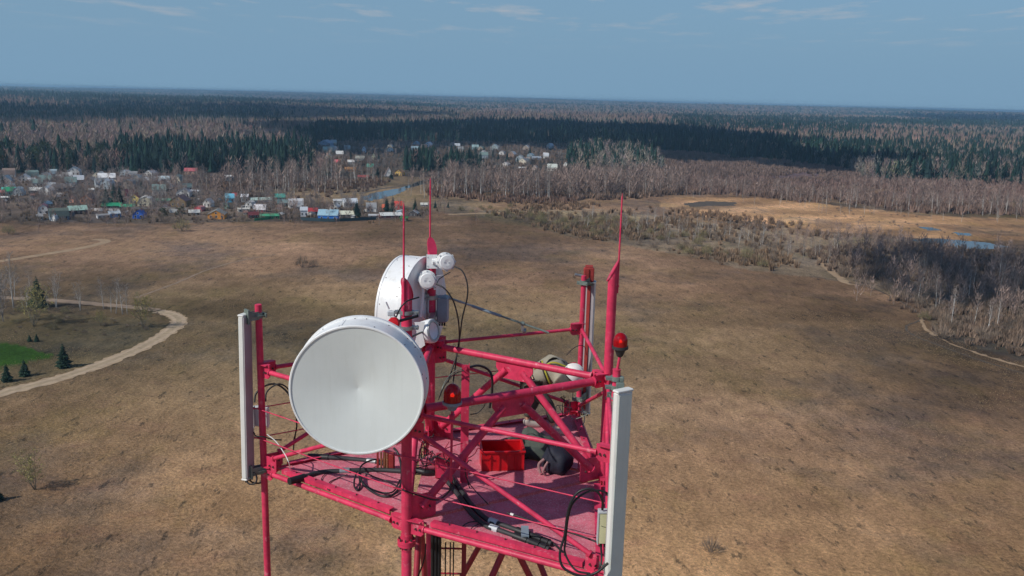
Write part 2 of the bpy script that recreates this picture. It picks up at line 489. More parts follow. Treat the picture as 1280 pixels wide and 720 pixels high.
# ------------------------------------------------------------------ microwave dishes
def dish(label, fc, n, R, L, leg_k, bowl=.16, hub=.12, strut=None, hub_len=.06, plate_w=.24):
    fc, n = np.array(fc, float), unit(n)
    T = Thing('microwave_dish', fc - n * L, label, 'dish antenna', 'shrouded microwave dishes on the tower')
    d = -n
    sh = MB()
    sh.lathe(fc, d, [(0, R - .012), (0, R), (.006, R + .006), (.03, R + .006), (.034, R), (L - .05, R), (L - .046, R + .016), (L, R + .016), (L + .006, R - .02)], 96)
    sh.lathe(fc, d, [(0, R - .012), (.3 * L, R - .012)], 96)
    e1 = np.cross(n, [0, 0, 1]); e1 /= np.linalg.norm(e1)
    for i in range(36):
        q = 2 * math.pi * (i + .5) / 36; rr = math.cos(q) * e1 + math.sin(q) * np.array([0, 0, 1])
        for t in (.055, L - .075):
            if (i + int(t * 40)) % 3 == 0 or t > .1 and i % 2:
                b0 = fc + d * t + rr * (R - .001); sh.tube(b0, b0 + rr * .006, .006, 6, mi=1)
    # seam strip across the shroud
    for q in (math.pi * .42, math.pi * 1.3):
        rr = math.cos(q) * e1 + math.sin(q) * np.array([0, 0, 1]); tt = np.cross(rr, d)
        sh.box(fc + d * (L / 2) + rr * (R + .002), (L - .12, .03, .004), ax=[d, tt, rr])
    tsh = T.part('shroud', sh, [WHITE, BOLT])
    ra = MB(); ra.lathe(fc, d, [(.004, R - .006), (.008, R - .02), (.085, .012)], 128); ra.lathe(fc, d, [(.085, .012), (.087, .0005)], 24)
    T.part('radome', ra, RADOME)
    bk = MB()
    pr = [(L + .004, R)] + [(L + .004 + bowl * (1 - (r / R) ** 2), r) for r in np.linspace(R - .03, hub, 9)]
    bk.lathe(fc, d, pr, 96)
    bk.lathe(fc, d, [(L + bowl, hub + .02), (L + bowl + hub_len, hub + .02), (L + bowl + hub_len, .001)], 48)
    T.part('reflector_back', bk, WHITE)
    hubp = fc + d * (L + bowl + hub_len)
    lg = np.array([*P2[leg_k], 0.])
    mt = MB()
    v = lg[:2] - hubp[:2]; ll = np.linalg.norm(v)
    uu = np.array([*unit(v), 0])
    for dz in (-.16, .16):
        c = np.array([lg[0], lg[1], hubp[2] + dz])
        mt.lathe(c - [0, 0, .025], (0, 0, 1), [(0, LEGR + .002), (0, LEGR + .022), (.05, LEGR + .022), (.05, LEGR + .002)], 24)
        mt.box(c - uu * (ll / 2), (ll, .05, .045), ax=[uu, np.cross([0, 0, 1], uu), [0, 0, 1]])
        for s_ in (-.04, .04):
            w = np.cross([0, 0, 1], uu) * s_ * 1.7
            mt.tube(c + w - uu * .09, c + w + uu * .10, .007, 6)
    mt.box(hubp + d * .012, (.03 if hub_len > .04 else .012, plate_w, .44), ax=[d, np.cross([0, 0, 1], d), [0, 0, 1]])
    T.part('mounting_bracket', mt, GALV)
    if strut is not None:
        a, b = [np.array(x) for x in strut]
        m1, m2 = a + (b - a) * .24, a + (b - a) * .53
        st = MB(); st.tube(a, m1, .014, 10, mi=0); st.tube(m1, m2, .019, 10, mi=1); st.tube(m2, b, .013, 10, mi=2)
        st.tube(a - unit(b - a) * .05, a + unit(b - a) * .03, .03, 10, mi=0)
        c = a + (b - a) * .74
        st.lathe(c - unit(b - a) * .02, unit(b - a), [(0, .012), (0, .03), (.04, .03), (.04, .012)], 12, mi=2)
        st.box(c + [0, 0, -.05], (.03, .03, .09), mi=0)
        st.lathe(c + np.array([0.0, 0.05, -.11]), (1, 0, .1), [(0, .02), (0, .035), (.05, .035), (.05, .02)], 12, mi=0)
        T.part('side_strut', st, [GALV, BLUEG, GREYG])
    return T


D1 = dish('large white drum dish with round pale face in front of the left leg', (-1.364, 7.60, 69.404), (0, -1, 0), .6, .34, 'B')
D2 = dish('large white drum dish turned away to the left, behind the front dish', np.array([-1.075, 10.72, 69.42]) + np.array([-.94, .34, 0]) * .34, (-.94, .34, 0), .64, .34, 'C', bowl=.03, hub_len=.02, plate_w=.12,
          strut=(atY(560, 372, 11.05), atY(686, 416, 10.9)))
# red round cap with short lead on the front dish's mount
rc = Thing('connector_cap', atY(492, 403, 8.05), 'small round red cap peeking over the rim of the front dish', 'cap')
mb = MB(); q = atY(492, 404, 8.05); mb.lathe(q, (0, -1, .2), [(-.04, .03), (-.04, .055), (0, .055), (.02, .045), (.025, .001)], 24); mb.tube(q + [0, .03, 0], q + [.2, .22, .02], .015, 8, mi=1)
mb.path([q + [.02, .03, .05], q + [.06, .03, .14], q + [.12, .06, .2], q + [.22, .15, .22]], .008, 6, mi=1)
rc.part('cap_body', mb, [REDBOX, RUB])
# clamp set on the left leg's upper tube
cl = Thing('pipe_clamp', P('B', 69.75), 'galvanised pipe clamps and bracket on the left leg above the front dish', 'clamp')
for z in (69.97, 69.82, 69.52):
    mb = MB()
    mb.lathe(P('B', z), (0, 0, 1), [(-.018, LEGR + .001), (-.018, LEGR + .016), (.018, LEGR + .016), (.018, LEGR + .001)], 24)
    for s_ in (-1, 1):
        mb.box(P('B', z) + [s_ * .085, 0, 0], (.06, .05, .03)); mb.tube(P('B', z) + [s_ * .095, -.06, 0], P('B', z) + [s_ * .095, .07, 0], .008, 6)
    cl.part('clamp_ring', mb, GALV)
mb = MB(); mb.box(P('B', 69.72) + [-.135, .02, 0], (.05, .06, .42), bev=.008); mb.box(P('B', 69.95) + [-.15, .02, 0], (.07, .05, .05), bev=.008); mb.tube(P('B', 69.97) + [-.17, .02, .02], P('B', 70.06) + [-.20, .02, .0], .008, 6)
cl.part('bracket_arm', mb, LGREY)


# ------------------------------------------------------------------ small radio units
def radio(label, c, n, r, dep, plate_c, legk):
    c, n = np.array(c, float), unit(n)
    T = Thing('radio_unit', c, label, 'radio unit', 'small round radio units on the tower')
    mb = MB()
    mb.lathe(c, -n, [(0, .001), (-.004, r * .4), (0, r * .80), (.02, r * .86), (.024, r), (.05, r), (.054, r * .92), (dep - .03, r * .92), (dep - .026, r * 1.04), (dep, r * 1.04), (dep + .02, r * .7), (dep + .06, r * .3)], 40)
    e1 = np.cross(n, [0, 0, 1]); e1 /= np.linalg.norm(e1); e2 = np.cross(e1, n)
    for i in range(8):
        q = 2 * math.pi * i / 8; rr = math.cos(q) * e1 + math.sin(q) * e2
        b0 = c - n * .037 + rr * r
        mb.box(b0, (.022, .022, .03), ax=[rr, np.cross(rr, n), n], mi=1)
    for a_, b_ in ((.3, .0), (-.22, -.05)):
        q = c + n * .004 + e1 * r * a_ + e2 * r * b_; mb.box(q, (.022, .014, .003), ax=[e1, e2, n], mi=1)
    T.part('drum', mb, [WHITE, LGREY])
    pc = np.array(plate_c, float); mt = MB()
    lx = np.array([*P2[legk], pc[2]])
    v = lx - pc; v[2] = 0; uu = unit(v); w = np.cross([0, 0, 1], uu)
    mt.box(pc, (.012, .13, .17), ax=[uu, w, [0, 0, 1]])
    for dz in (-.055, .055):
        for s_ in (-.05, .05):
            q = pc + w * s_ + [0, 0, dz]; mt.tube(q - uu * .012, q + uu * .14, .006, 6, mi=1)
        mt.lathe(np.array([lx[0], lx[1], pc[2] + dz - .018]), (0, 0, 1), [(0, LEGR + .001), (0, LEGR + .014), (.036, LEGR + .014), (.036, LEGR + .001)], 20, mi=1)
    mt.tube(pc - uu * .005, c - n * (dep + .05), .035, 12, mi=0)
    mt.box((pc + c - n * dep) / 2, (.06, .06, .08), mi=0)
    T.part('mounting_plate', mt, [WHITE, GALV])
    return T


R1 = radio('white round radio unit at the top right of the rear leg', atY(559, 328, 10.48), (.28, -.95, .05), .102, .14, atY(540, 327, 10.62), 'C')
R2 = radio('white round radio unit lower on the rear leg, left of it', atY(534.5, 351, 10.40), (.16, -.98, .05), .104, .15, atY(548, 353, 10.60), 'C')
c3 = atY(537, 414, 9.9)
T3 = Thing('drum_antenna', c3, 'silver ringed drum antenna with white bracket between the two dishes and the top rail', 'antenna')
mb = MB(); n3 = unit((.88, -.42, .22))
mb.lathe(c3, n3, [(-.10, .001), (-.10, .12), (-.02, .135), (.02, .14), (.05, .135), (.055, .12), (.05, .10), (.03, .02), (.03, .001)], 40)
mb.lathe(c3, n3, [(.045, .125), (.062, .125), (.062, .10), (.045, .10)], 40, mi=1)
T3.part('drum', mb, [WHITE, GALV])
mb = MB(); e1 = unit(np.cross(n3, [0, 0, 1])); e2 = np.cross(e1, n3); q = c3 + np.array([-.09, -.12, -.01])
mb.prism([q + np.array([-.07, 0, .14]), q + np.array([.05, 0, .15]), q + np.array([.02, 0, .02]), q + np.array([.05, 0, -.12]), q + np.array([.0, 0, -.16]), q + np.array([-.07, 0, -.12]), q + np.array([-.04, 0, 0])], (.2, -1, .1), .02)
T3.part('bracket', mb, WHITE)
mb = MB(); mb.box((P('C', c3[2]) + c3) / 2 + [0, .2, 0], (.06, .55, .07)); mb.lathe(P('C', c3[2] - .02), (0, 0, 1), [(0, LEGR), (0, LEGR + .02), (.05, LEGR + .02), (.05, LEGR)], 20)
T3.part('mounting_arm', mb, GALV)
# case and perforated bracket on the rear leg
q = atY(553, 386, 10.75)
T4 = Thing('equipment_box', q, 'blue grey equipment case with fins on the right side of the rear leg', 'equipment box')
mb = MB(); mb.box(q, (.13, .16, .32), bev=.015); T4.part('case', mb, BLUEG)
mb = MB()
for i in range(7): mb.box(q + [.068, -.06 + i * .02, 0], (.018, .006, .28))
T4.part('cooling_fin', mb, LGREY)
mb = MB()
for s_ in (-.03, .0, .03): mb.tube(q + [s_, -.02, -.16], q + [s_, -.02, -.21], .012, 10)
T4.part('cable_gland', mb, RUB)
q = atY(532, 385, 10.66)
T5 = Thing('perforated_bracket', q, 'light grey perforated upright bracket on the left side of the rear leg', 'bracket')
mb = MB(); mb.box(q, (.085, .012, .34), mi=0); mb.box(q + [-.05, .02, 0], (.012, .05, .34), mi=0)
for i in range(5):
    mb.tube(q + [.015, -.01, -.13 + i * .065], q + [.015, -.002, -.13 + i * .065], .010, 8, mi=1)
for dz in (-.1, .1): mb.tube(q + [0.02, 0, dz], P('C', q[2] + dz), .012, 8)
mb.path([atY(527, 352, 10.5), atY(529, 362, 10.5), atY(528, 378, 10.5), atY(526, 396, 10.5)], .017, 10, mi=2)
T5.part('bracket_plate', mb, [LGREY, BOLT, WHITE])


# ------------------------------------------------------------------ sector panel antennas
def panel(label, top, bot, face_n, w, dep, mast, zs, body=OFFWH, back=None):
    """face_n: horizontal direction the panel faces; top / bot: centre of the box's ends."""
    top, bot = np.array(top, float), np.array(bot, float); n = unit(face_n); ax = unit(top - bot); s_ = np.cross(ax, n)
    T = Thing('panel_antenna', (top + bot) / 2, label, 'antenna', 'tall panel antennas on the outrigger masts')
    c = (top + bot) / 2; Ln = np.linalg.norm(top - bot)
    mb = MB(); mb.box(c, (w, dep, Ln), ax=[s_, n, ax], bev=.012); T.part('radome_body', mb, [body])
    fc = MB(); fc.box(c + n * (dep / 2 + .001), (w - .03, .006, Ln - .05), ax=[s_, n, ax]); T.part('front_cover', fc, PANELF)
    for e, d in ((top, ax), (bot, -ax)):
        cp = MB(); cp.box(e + d * .008, (w + .008, dep + .008, .022), ax=[s_, n, ax], bev=.006); T.part('end_cap', cp, OFFWH)
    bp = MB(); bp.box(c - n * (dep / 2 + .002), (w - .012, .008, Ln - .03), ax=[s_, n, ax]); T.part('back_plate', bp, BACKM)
    if back is not None:
        bk = MB(); bk.box(c - n * (dep / 2 + .012), (.045, .026, Ln - .1), ax=[s_, n, ax]); T.part('back_channel', bk, back)
    m = P(mast, 0)
    for z in zs:
        br = MB()
        mc = np.array([m[0], m[1], z]); pc = c + ax * ((z - c[2]) / ax[2]) - n * (dep / 2)
        v = pc - mc; v[2] = 0; ll = np.linalg.norm(v); uu = unit(v); ww = np.cross([0, 0, 1], uu)
        br.lathe(mc - [0, 0, .03], (0, 0, 1), [(0, RAD[mast]), (0, RAD[mast] + .016), (.06, RAD[mast] + .016), (.06, RAD[mast])], 20)
        for q in (-.055, .055):
            br.tube(mc + ww * q - uu * .07, mc + ww * q + uu * .08, .007, 6)
            br.box(mc + uu * ll * .55 + ww * q * .6, (ll * .9, .012, .09), ax=[uu, ww, [0, 0, 1]])
        br.box(mc - uu * (RAD[mast] + .02), (.016, .15, .045), ax=[uu, ww, [0, 0, 1]])
        br.box(pc + [0, 0, 0], (.02, .10, .16), ax=[uu, ww, [0, 0, 1]])
        T.part('mounting_bracket', br, GREYG)
    cn = MB()
    for q in (-.045, -.015, .015, .045):
        e = bot + s_ * q * w / .165; cn.tube(e, e - ax * .05, .010, 8)
    T.part('connector', cn, RUB)
    return T


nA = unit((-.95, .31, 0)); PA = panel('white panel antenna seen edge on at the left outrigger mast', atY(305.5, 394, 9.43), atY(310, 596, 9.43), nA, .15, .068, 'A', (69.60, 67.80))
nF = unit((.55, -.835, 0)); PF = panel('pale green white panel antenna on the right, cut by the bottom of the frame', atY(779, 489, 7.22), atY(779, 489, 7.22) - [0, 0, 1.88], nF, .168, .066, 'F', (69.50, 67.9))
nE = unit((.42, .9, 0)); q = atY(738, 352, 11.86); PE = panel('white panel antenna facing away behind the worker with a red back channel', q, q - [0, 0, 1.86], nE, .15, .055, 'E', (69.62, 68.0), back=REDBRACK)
mb = MB(); q = atY(736, 343, 11.78); mb.box(q, (.14, .08, .19), bev=.01); mb.box(q + [-.03, -.05, -.0], (.05, .012, .16)); mb.tube(q + [-.05, 0, .1], q + [.05, 0, .1], .03, 10)
mb.box(q + [0, 0, -.105], (.2, .1, .012), mi=1); mb.tube(q + [-.09, -.02, -.02], q + [-.19, -.03, 0], .02, 8, mi=1)
PE.part('top_bracket', mb, [REDBRACK, GALV], None)
# grey clamp and stub pipe that carries the right beacon
q = atY(770.5, 470, 7.33)
SB = Thing('stub_pipe', q, 'short pink pipe with a grey clamp on top of the right antenna mast', 'pipe')
mb = MB(); mb.tube(q + [0, 0, -.22], q + [0, 0, .055], .034, 18); mb.tube(q + [0, 0, .055], q + [0, 0, .062], .036, 18); SB.part('pipe', mb, PINK)
mb = MB()
for z in (-.02, -.10):
    mb.lathe(q + [0, 0, z - .018], (0, 0, 1), [(0, .034), (0, .05), (.036, .05), (.036, .034)], 20)
    mb.box(q + [-.055, 0, z], (.07, .06, .022)); mb.box(q + [.045, -.02, z], (.035, .05, .045), bev=.006)
mb.box(q + [.03, -.05, -.1], (.07, .03, .12), bev=.006)
SB.part('clamp', mb, GREYG)


# ------------------------------------------------------------------ obstruction lights
def beacon(label, base, stem_to, r, h):
    base = np.array(base, float)
    T = Thing('obstruction_light', stem_to, label, 'warning light', 'red obstruction lights on the tower')
    mb = MB(); mb.lathe(base, (0, 0, 1), [(.0, r), (h * .45, r * .98)], 32); mb.dome(base + [0, 0, h * .45], (0, 0, 1), r * .98, h * .55, 32, 10); T.part('lens', mb, REDGLASS)
    mb = MB(); mb.lathe(base, (0, 0, -1), [(-.012, r * .9), (-.012, r * 1.1), (.012, r * 1.12), (.018, r * .8), (.045, r * .62), (.075, r * .45), (.085, r * .25), (.085, .001)], 32); mb.lathe(base, (0, 0, 1), [(.010, r * .98), (.010, .001)], 24); T.part('base_ring', mb, BLUEG if r > .07 else RUBM)
    mb = MB(); mb.dome(base + [0, 0, h * .38], (0, 0, 1), r * .16, r * .3, 12, 5); mb.dome(base + [0, 0, h * .38], (0, 0, -1), r * .16, r * .16, 12, 5); T.part('lamp', mb, LAMP)
    mb = MB(); mb.tube(base + [0, 0, h * .1], base + [0, 0, h * .34], r * .14, 10); T.part('lamp_holder', mb, LGREY)
    mb = MB(); mb.tube(base - [0, 0, .08], stem_to, .0125, 10); T.part('stem', mb, PINK)
    return T


b1 = atY(565.3, 503, 8.20); s1 = atY(562.5, 602, 8.20); s1[0] = b1[0] - .004
BC1 = beacon('red warning light beside the front dish, over the middle rail', b1, s1, .086, .19)
mb = MB(); q = s1 * 1.0; mb.lathe(np.array([b1[0], b1[1], ZR - .012]) - [0, 0, .03], (0, 0, 1), [(0, .013), (0, .028), (.06, .028), (.06, .013)], 16); mb.box(np.array([b1[0], b1[1] + .05, ZR - .012]), (.03, .1, .05)); mb.tube(s1 + [0, 0, .02], s1 + [0, .05, .02], .02, 10)
BC1.part('clamp', mb, PINK)
b2 = atY(775.3, 434, 7.33); s2 = np.array([b2[0] - .015, b2[1], atY(772, 463, 7.33)[2]])
BC2 = beacon('red warning light on a thin stem above the right antenna', b2, s2, .062, .128)

# ------------------------------------------------------------------ boxes and bits
q = atY(319.5, 521, 9.62)
JA = Thing('junction_box', q, 'small white box strapped behind the left antenna mast', 'junction box')
mb = MB(); mb.box(q + [0.06, .03, 0], (.17, .06, .24), bev=.012); JA.part('case', mb, LGREY)
mb = MB(); mb.box(q + [-.02, -.005, 0], (.012, .05, .25)); mb.box(q + [.14, -.005, -.01], (.012, .05, .22)); JA.part('side_flange', mb, OFFWH)
q = atY(755, 659, 7.28)
JF = Thing('junction_box', q, 'cream yellow box with a scuffed face on the right antenna mast', 'junction box')
mb = MB(); mb.box(q, (.115, .07, .29), bev=.006); JF.part('case', mb, CREAM)
mb = MB(); mb.box(q + [0, -.002, .155], (.12, .078, .02), bev=.004); mb.box(q + [-.055, -.002, 0], (.008, .076, .30)); JF.part('lid', mb, LGREY)
mb = MB(); mb.path([q + [-.03, -.037, .03], q + [0, -.037, .02], q + [.03, -.037, .018]], .002, 5); JF.part('scratch', mb, RUBM)
mb = MB()
for s_ in (-.02, .02): mb.tube(q + [s_, 0, -.14], q + [s_, 0, -.19], .012, 10)
JF.part('cable_gland', mb, RUB)
# brass coloured terminal bundle under the front dish
q = atZ(481, 588, ZD + .04)
TB = Thing('terminal_bundle', q, 'brass and grey connector bundle standing under the front dish', 'connectors')
mb = MB()
for i, (dx, dy, r_) in enumerate(((-.04, 0, .011), (-.005, .02, .017), (.03, -.01, .012))):
    mb.tube(q + [dx, dy, 0], q + [dx, dy, .22], r_, 12); mb.tube(q + [dx, dy, .10], q + [dx, dy, .14], r_ * 1.35, 6)
TB.part('terminal', mb, COPPER)
mb = MB(); mb.box(q + [.075, .02, .11], (.07, .08, .2), bev=.012); mb.box(q + [-.08, 0, .07], (.02, .03, .3)); TB.part('bracket', mb, REDBRACK)
# pink canister
q = atZ(531, 590, ZD + .04)
CN = Thing('pink_canister', q, 'small pink canister lying between the two left legs on the deck', 'canister')
mb = MB(); mb.tube(q + [-.06, 0, .085], q + [.10, .03, .085], .08, 20); mb.tube(q + [.0, .01, .085], q + [.012, .012, .085], .086, 20); mb.tube(q + [.10, .03, .085], q + [.125, .035, .085], .04, 14); CN.part('body', mb, mat('pale_pink_paint', (.55, .14, .2), .5))
mb = MB(); mb.path([q + [-.02, 0, .165], q + [0, 0, .21], q + [.06, .01, .21], q + [.08, .02, .165]], .008, 6); CN.part('handle', mb, REDDARK)
q = atZ(553, 598, ZD + .04)
CB = Thing('control_box', q, 'dark red steel box with cable loops near the left leg', 'box')
mb = MB(); mb.box(q + [0, .05, .13], (.16, .14, .26), bev=.01); CB.part('case', mb, REDDARK)
mb = MB(); mb.box(q + [0, -.025, .13], (.13, .012, .22)); CB.part('door', mb, PINK)
mb = MB(); mb.tube(q + [.05, -.036, .15], q + [.05, -.03, .15], .012, 8); CB.part('latch', mb, GALV)
# red crate
q0, q1 = atZ(602, 589, ZD + .04), atZ(655, 588, ZD + .04)
cc = (q0 + q1) / 2; uu = unit(q1 - q0); uu[2] = 0; nn = np.cross([0, 0, 1], uu); wC = np.linalg.norm(q1 - q0)
TC = Thing('tool_crate', cc, 'bright red open tool crate on the deck beside the worker', 'tool crate')
hC, dC = .22, .34
mb = MB()
for off, sz in ((nn * .008, (wC, .014, hC)), (nn * dC, (wC, .014, hC)), (nn * dC / 2 - uu * (wC / 2 - .007), (.014, dC, hC)), (nn * dC / 2 + uu * (wC / 2 - .007), (.014, dC, hC))):
    mb.box(cc + off + [0, 0, hC / 2], sz, ax=[uu, nn, [0, 0, 1]])
mb.box(cc + nn * dC / 2 + [0, 0, .012], (wC - .03, dC - .02, .014), ax=[uu, nn, [0, 0, 1]])
TC.part('body', mb, REDBOX)
mb = MB()
for off, sz in ((nn * .0, (wC + .03, .03, .022)), (nn * (dC + .006), (wC + .03, .03, .022)), (nn * dC / 2 - uu * wC / 2, (.03, dC, .022)), (nn * dC / 2 + uu * wC / 2, (.03, dC, .022))):
    mb.box(cc + off + [0, 0, hC + .008], sz, ax=[uu, nn, [0, 0, 1]], bev=.004)
TC.part('rim', mb, REDBOX)
mb = MB()
for s_ in (-.30, -.1, .1, .30):
    mb.box(cc - nn * .004 + uu * wC * s_ + [0, 0, hC / 2 - .01], (.016, .014, hC - .03), ax=[uu, nn, [0, 0, 1]])
TC.part('rib', mb, REDBOX)

# ------------------------------------------------------------------ cables
def cable(label, pts, r, m=RUB, cat='cable', bands=None, name='cable', group=None, sub=8, n=10):
    mb = MB(); mb.path(pts, r, n, sub=sub)
    ob = mb.build(name, m); tag(ob, label, cat, group)
    if bands:
        for t, bl, bm in bands:
            i = t * (len(pts) - 1); a = int(min(i, len(pts) - 2)); p = np.array(pts[a]) + (np.array(pts[a + 1]) - np.array(pts[a])) * (i - a)
            d = unit(np.array(pts[a + 1]) - np.array(pts[a]))
            b = MB(); b.tube(p - d * bl / 2, p + d * bl / 2, r * 1.35, 12); b.build('clamp_band', bm, ob)
    return ob


dk = lambda x, y, h=.05: atZ(x, y, ZD + h)
cable('thick black feeder cable with a grey sleeve along the left deck edge', [dk(368, 600, .07), dk(400, 591), dk(428, 589), dk(455, 588), dk(480, 588, .05), dk(520, 590, .07)], .030, RUBM, bands=((.42, .11, GALV), (.02, .2, RUB)))
cable('thick black feeder cable with a grey sleeve under the front dish', [dk(390, 571), dk(415, 572, .06), dk(440, 574), dk(468, 577), dk(486, 580, .08)], .028, RUBM, bands=((.72, .11, GALV), (.08, .25, RUB)))
cable('rear thick black feeder running under the front dish behind the left leg', [dk(512, 586, .07), dk(530, 590, .08), dk(545, 592, .05)], .035, RUB)
for i, (dx, dy, lb) in enumerate(((0, 0, 'upper of two thick black feeders running to the right antenna'), (-3, 7, 'lower of two thick black feeders running to the right antenna'))):
    cable(lb, [dk(557 + dx, 588 + dy, .10), dk(572 + dx, 607 + dy), dk(590 + dx, 632 + dy), dk(610 + dx, 650 + dy), dk(630 + dx, 657 + dy), dk(660 + dx, 668 + dy), dk(690 + dx, 680 + dy, .07)], .027, RUBM,
          bands=((.56 + .03 * i, .10, LGREY), (.80, .16, RUB), (.90, .12, RUB), (.96, .08, RUB)))
st = Thing('cable_strap', dk(656, 668), 'blue grey strap holding the two thick feeders on the right deck', 'strap')
mb = MB(); q = dk(656, 668, .05); mb.box(q + [0, 0, .03], (.075, .22, .016)); mb.box(q + [0, -.11, 0], (.075, .014, .10)); mb.box(q + [-.005, -.125, -.045], (.03, .03, .06), mi=1)
st.part('band', mb, [BLUEG, RUB])
cable('feeder bundle crossing the rear of the deck by the worker', [dk(600, 556, .06), dk(625, 553), dk(650, 550), dk(672, 548, .1)], .032, RUB, bands=((.5, .10, LGREY),))
cable('black jumper cable looping from the top round radio unit', [atY(568, 333, 10.5), atY(578, 339, 10.45), atY(584, 354, 10.4), atY(584, 372, 10.4), atY(578, 397, 10.45), atY(575, 420, 10.5), atY(572, 436, 10.5), atY(569, 460, 10.5), atY(566, 480, 10.4)], .009, RUB, n=7)
cable('black jumper cable arching down from the lower round radio unit', [atY(545, 355, 10.35), atY(556, 361, 10.3), atY(566, 375, 10.3), atY(572, 395, 10.35), atY(574, 415, 10.45), atY(573, 436, 10.5), atY(565, 462, 10.4), atY(560, 478, 10.3)], .009, RUB, n=7)
cable('short black lead linking the two round radio units', [atY(563, 340, 10.44), atY(556, 344, 10.42), atY(549, 349, 10.38), atY(546, 354, 10.36)], .006, RUB, n=6)
cable('black lead from the drum antenna to the left leg', [atY(528, 415, 9.8), atY(521, 418, 9.4), atY(515, 421, 8.8), atY(506, 428, 8.5)], .011, RUB, n=7)
cable('thin grey green wire slanting from the rear leg to the left leg', [atY(548, 500, 9.5), atY(556, 478, 9.6), atY(566, 466, 9.8), atY(577, 461, 9.2)], .006, GREYG, n=6)
cable('bent black hose arching over the rear rail by the upright bar', [atY(583, 460, 9.3), atY(598, 457, 9.5), atY(610, 462, 9.6), atY(615, 472, 9.6), atY(615, 490, 9.6), atY(612, 510, 9.6)], .014, RUB, n=8)
cable('loose black lead drooping from the upright bar behind the beacon', [atY(580, 463, 9.2), atY(567, 468, 9.2), atY(556, 482, 9.2), atY(549, 497, 9.2)], .006, RUB, n=6)
cable('small hanging black loop below the middle rail', [atY(588, 518, 9.3), atY(597, 516, 9.3), atY(606, 506, 9.3), atY(604, 495, 9.3)], .006, RUB, n=6)
# loops at the left antenna
cable('upper black cable loop behind the left mast', [atY(318, 503, 9.6), atY(320, 492, 9.65), atY(330, 483, 9.7), atY(343, 480, 9.75), atY(355, 486, 9.8), atY(364, 498, 9.8), atY(370, 515, 9.8)], .011, RUB, n=8)
cable('lower black cable loop behind the left mast', [atY(332, 502, 9.6), atY(333, 491, 9.65), atY(341, 483, 9.7), atY(350, 480, 9.7), atY(360, 486, 9.75), atY(366, 500, 9.8), atY(371, 530, 9.8), atY(366, 556, 9.9)], .009, RUB, n=8)
cable('black leads hanging straight down beside the front dish', [atY(372, 500, 9.9), atY(371, 530, 9.9), atY(368, 552, 9.9), atY(366, 566, 10.0)], .008, RUB, n=6)
cable('coiled black tails at the foot of the left antenna', [atY(309, 596, 9.4), atY(308, 601, 9.38), atY(312, 605, 9.36), atY(319, 604, 9.36), atY(321, 597, 9.38), atY(317, 591, 9.4), atY(312, 594, 9.42), atY(314, 602, 9.44), atY(324, 604, 9.5), atY(334, 599, 9.5)], .010, RUB, n=7)
cable('pale grey wire curving down to the left feeder', [atY(334, 543, 9.45), atY(345, 552, 9.4), atY(355, 566, 9.3), atY(361, 578, 9.2), dk(364, 588, .08), dk(374, 591, .05)], .006, OFFWH, n=6)
cable('black cable wound round the left mast below the white box', [atY(317, 540, 9.45), atY(320, 545, 9.42), atY(330, 546, 9.42), atY(340, 549, 9.45), atY(352, 550, 9.5)], .008, RUB, n=7)
# coils beneath the front dish
cable('black cable hanging in a loop under the front dish', [dk(446, 590, .1), dk(443, 600, .09), dk(443, 608, .06), dk(447, 613, .05), dk(450, 607, .06), dk(449, 592, .1), dk(452, 582, .12), dk(462, 576, .12), dk(474, 574, .1)], .010, RUB, n=8)
cable('large black cable coil swinging from the left leg to the terminal bundle', [dk(450, 592, .1), dk(453, 603, .08), dk(463, 613, .05), dk(477, 620, .05), dk(490, 619, .06), dk(499, 610, .08), dk(502, 598, .12), dk(501, 580, .2), dk(497, 566, .28), dk(492, 560, .32)], .013, RUB, n=8)
cable('second black cable coil inside the large one', [dk(449, 594, .09), dk(455, 605, .07), dk(466, 612, .06), dk(480, 616, .06), dk(492, 614, .07), dk(500, 600, .1)], .009, RUB, n=8)
cable('thin black lead from the coil along the left deck rail', [dk(448, 592, .1), dk(456, 591, .1), dk(470, 597, .09), dk(490, 604, .09), atY(503, 612, 8.25), atY(523, 619, 8.3), atY(545, 625, 8.3), atY(558, 618, 8.3), atY(566, 606, 8.3)], .008, RUB, n=7)
cable('curly thin black tails on the left deck edge', [dk(434, 593, .09), dk(424, 597), dk(412, 603), dk(410, 612), dk(421, 611), dk(430, 613), dk(436, 617), dk(440, 618)], .006, RUB, n=6)
cable('thin black tail wriggling by the left deck corner', [dk(407, 592), dk(402, 598), dk(404, 604), dk(410, 608)], .005, RUB, n=6)
# cables at the right antenna
cable('outer black jumper arching from the cream box round the deck corner', [atY(753, 637, 7.25), atY(753, 626, 7.22), atY(747, 615, 7.2), atY(736, 611, 7.2), atY(723, 615, 7.2), atY(714, 627, 7.2), atY(709, 645, 7.2), atY(706, 668, 7.2), atY(700, 690, 7.18), atY(702, 706, 7.15), atY(712, 715, 7.12), atY(728, 720, 7.1), atY(745, 716, 7.1), atY(760, 704, 7.1)], .0115, RUB, n=8)
cable('inner black jumper arching from the right antenna mast', [atY(763, 622, 7.25), atY(756, 615, 7.22), atY(744, 613, 7.2), atY(730, 617, 7.22), atY(716, 629, 7.22), atY(710, 648, 7.22), atY(707, 675, 7.2), atY(706, 690, 7.2), atY(713, 705, 7.16), atY(722, 714, 7.12), atY(738, 717, 7.1)], .0095, RUB, n=8)
cable('black lead running along the right knee bar to the cream box', [atY(634, 641, 7.95), atY(655, 648, 7.85), atY(680, 657, 7.7), atY(695, 660, 7.6), atY(720, 668, 7.45), atY(745, 677, 7.3), atY(752, 680, 7.25)], .009, RUB, bands=((.05, .035, TAPE), (.5, .04, TAPE)), n=7)
cable('black drop lead below the cream box', [atY(751, 682, 7.25), atY(752, 695, 7.22), atY(751, 706, 7.18), atY(748, 712, 7.15)], .009, RUB, n=7)
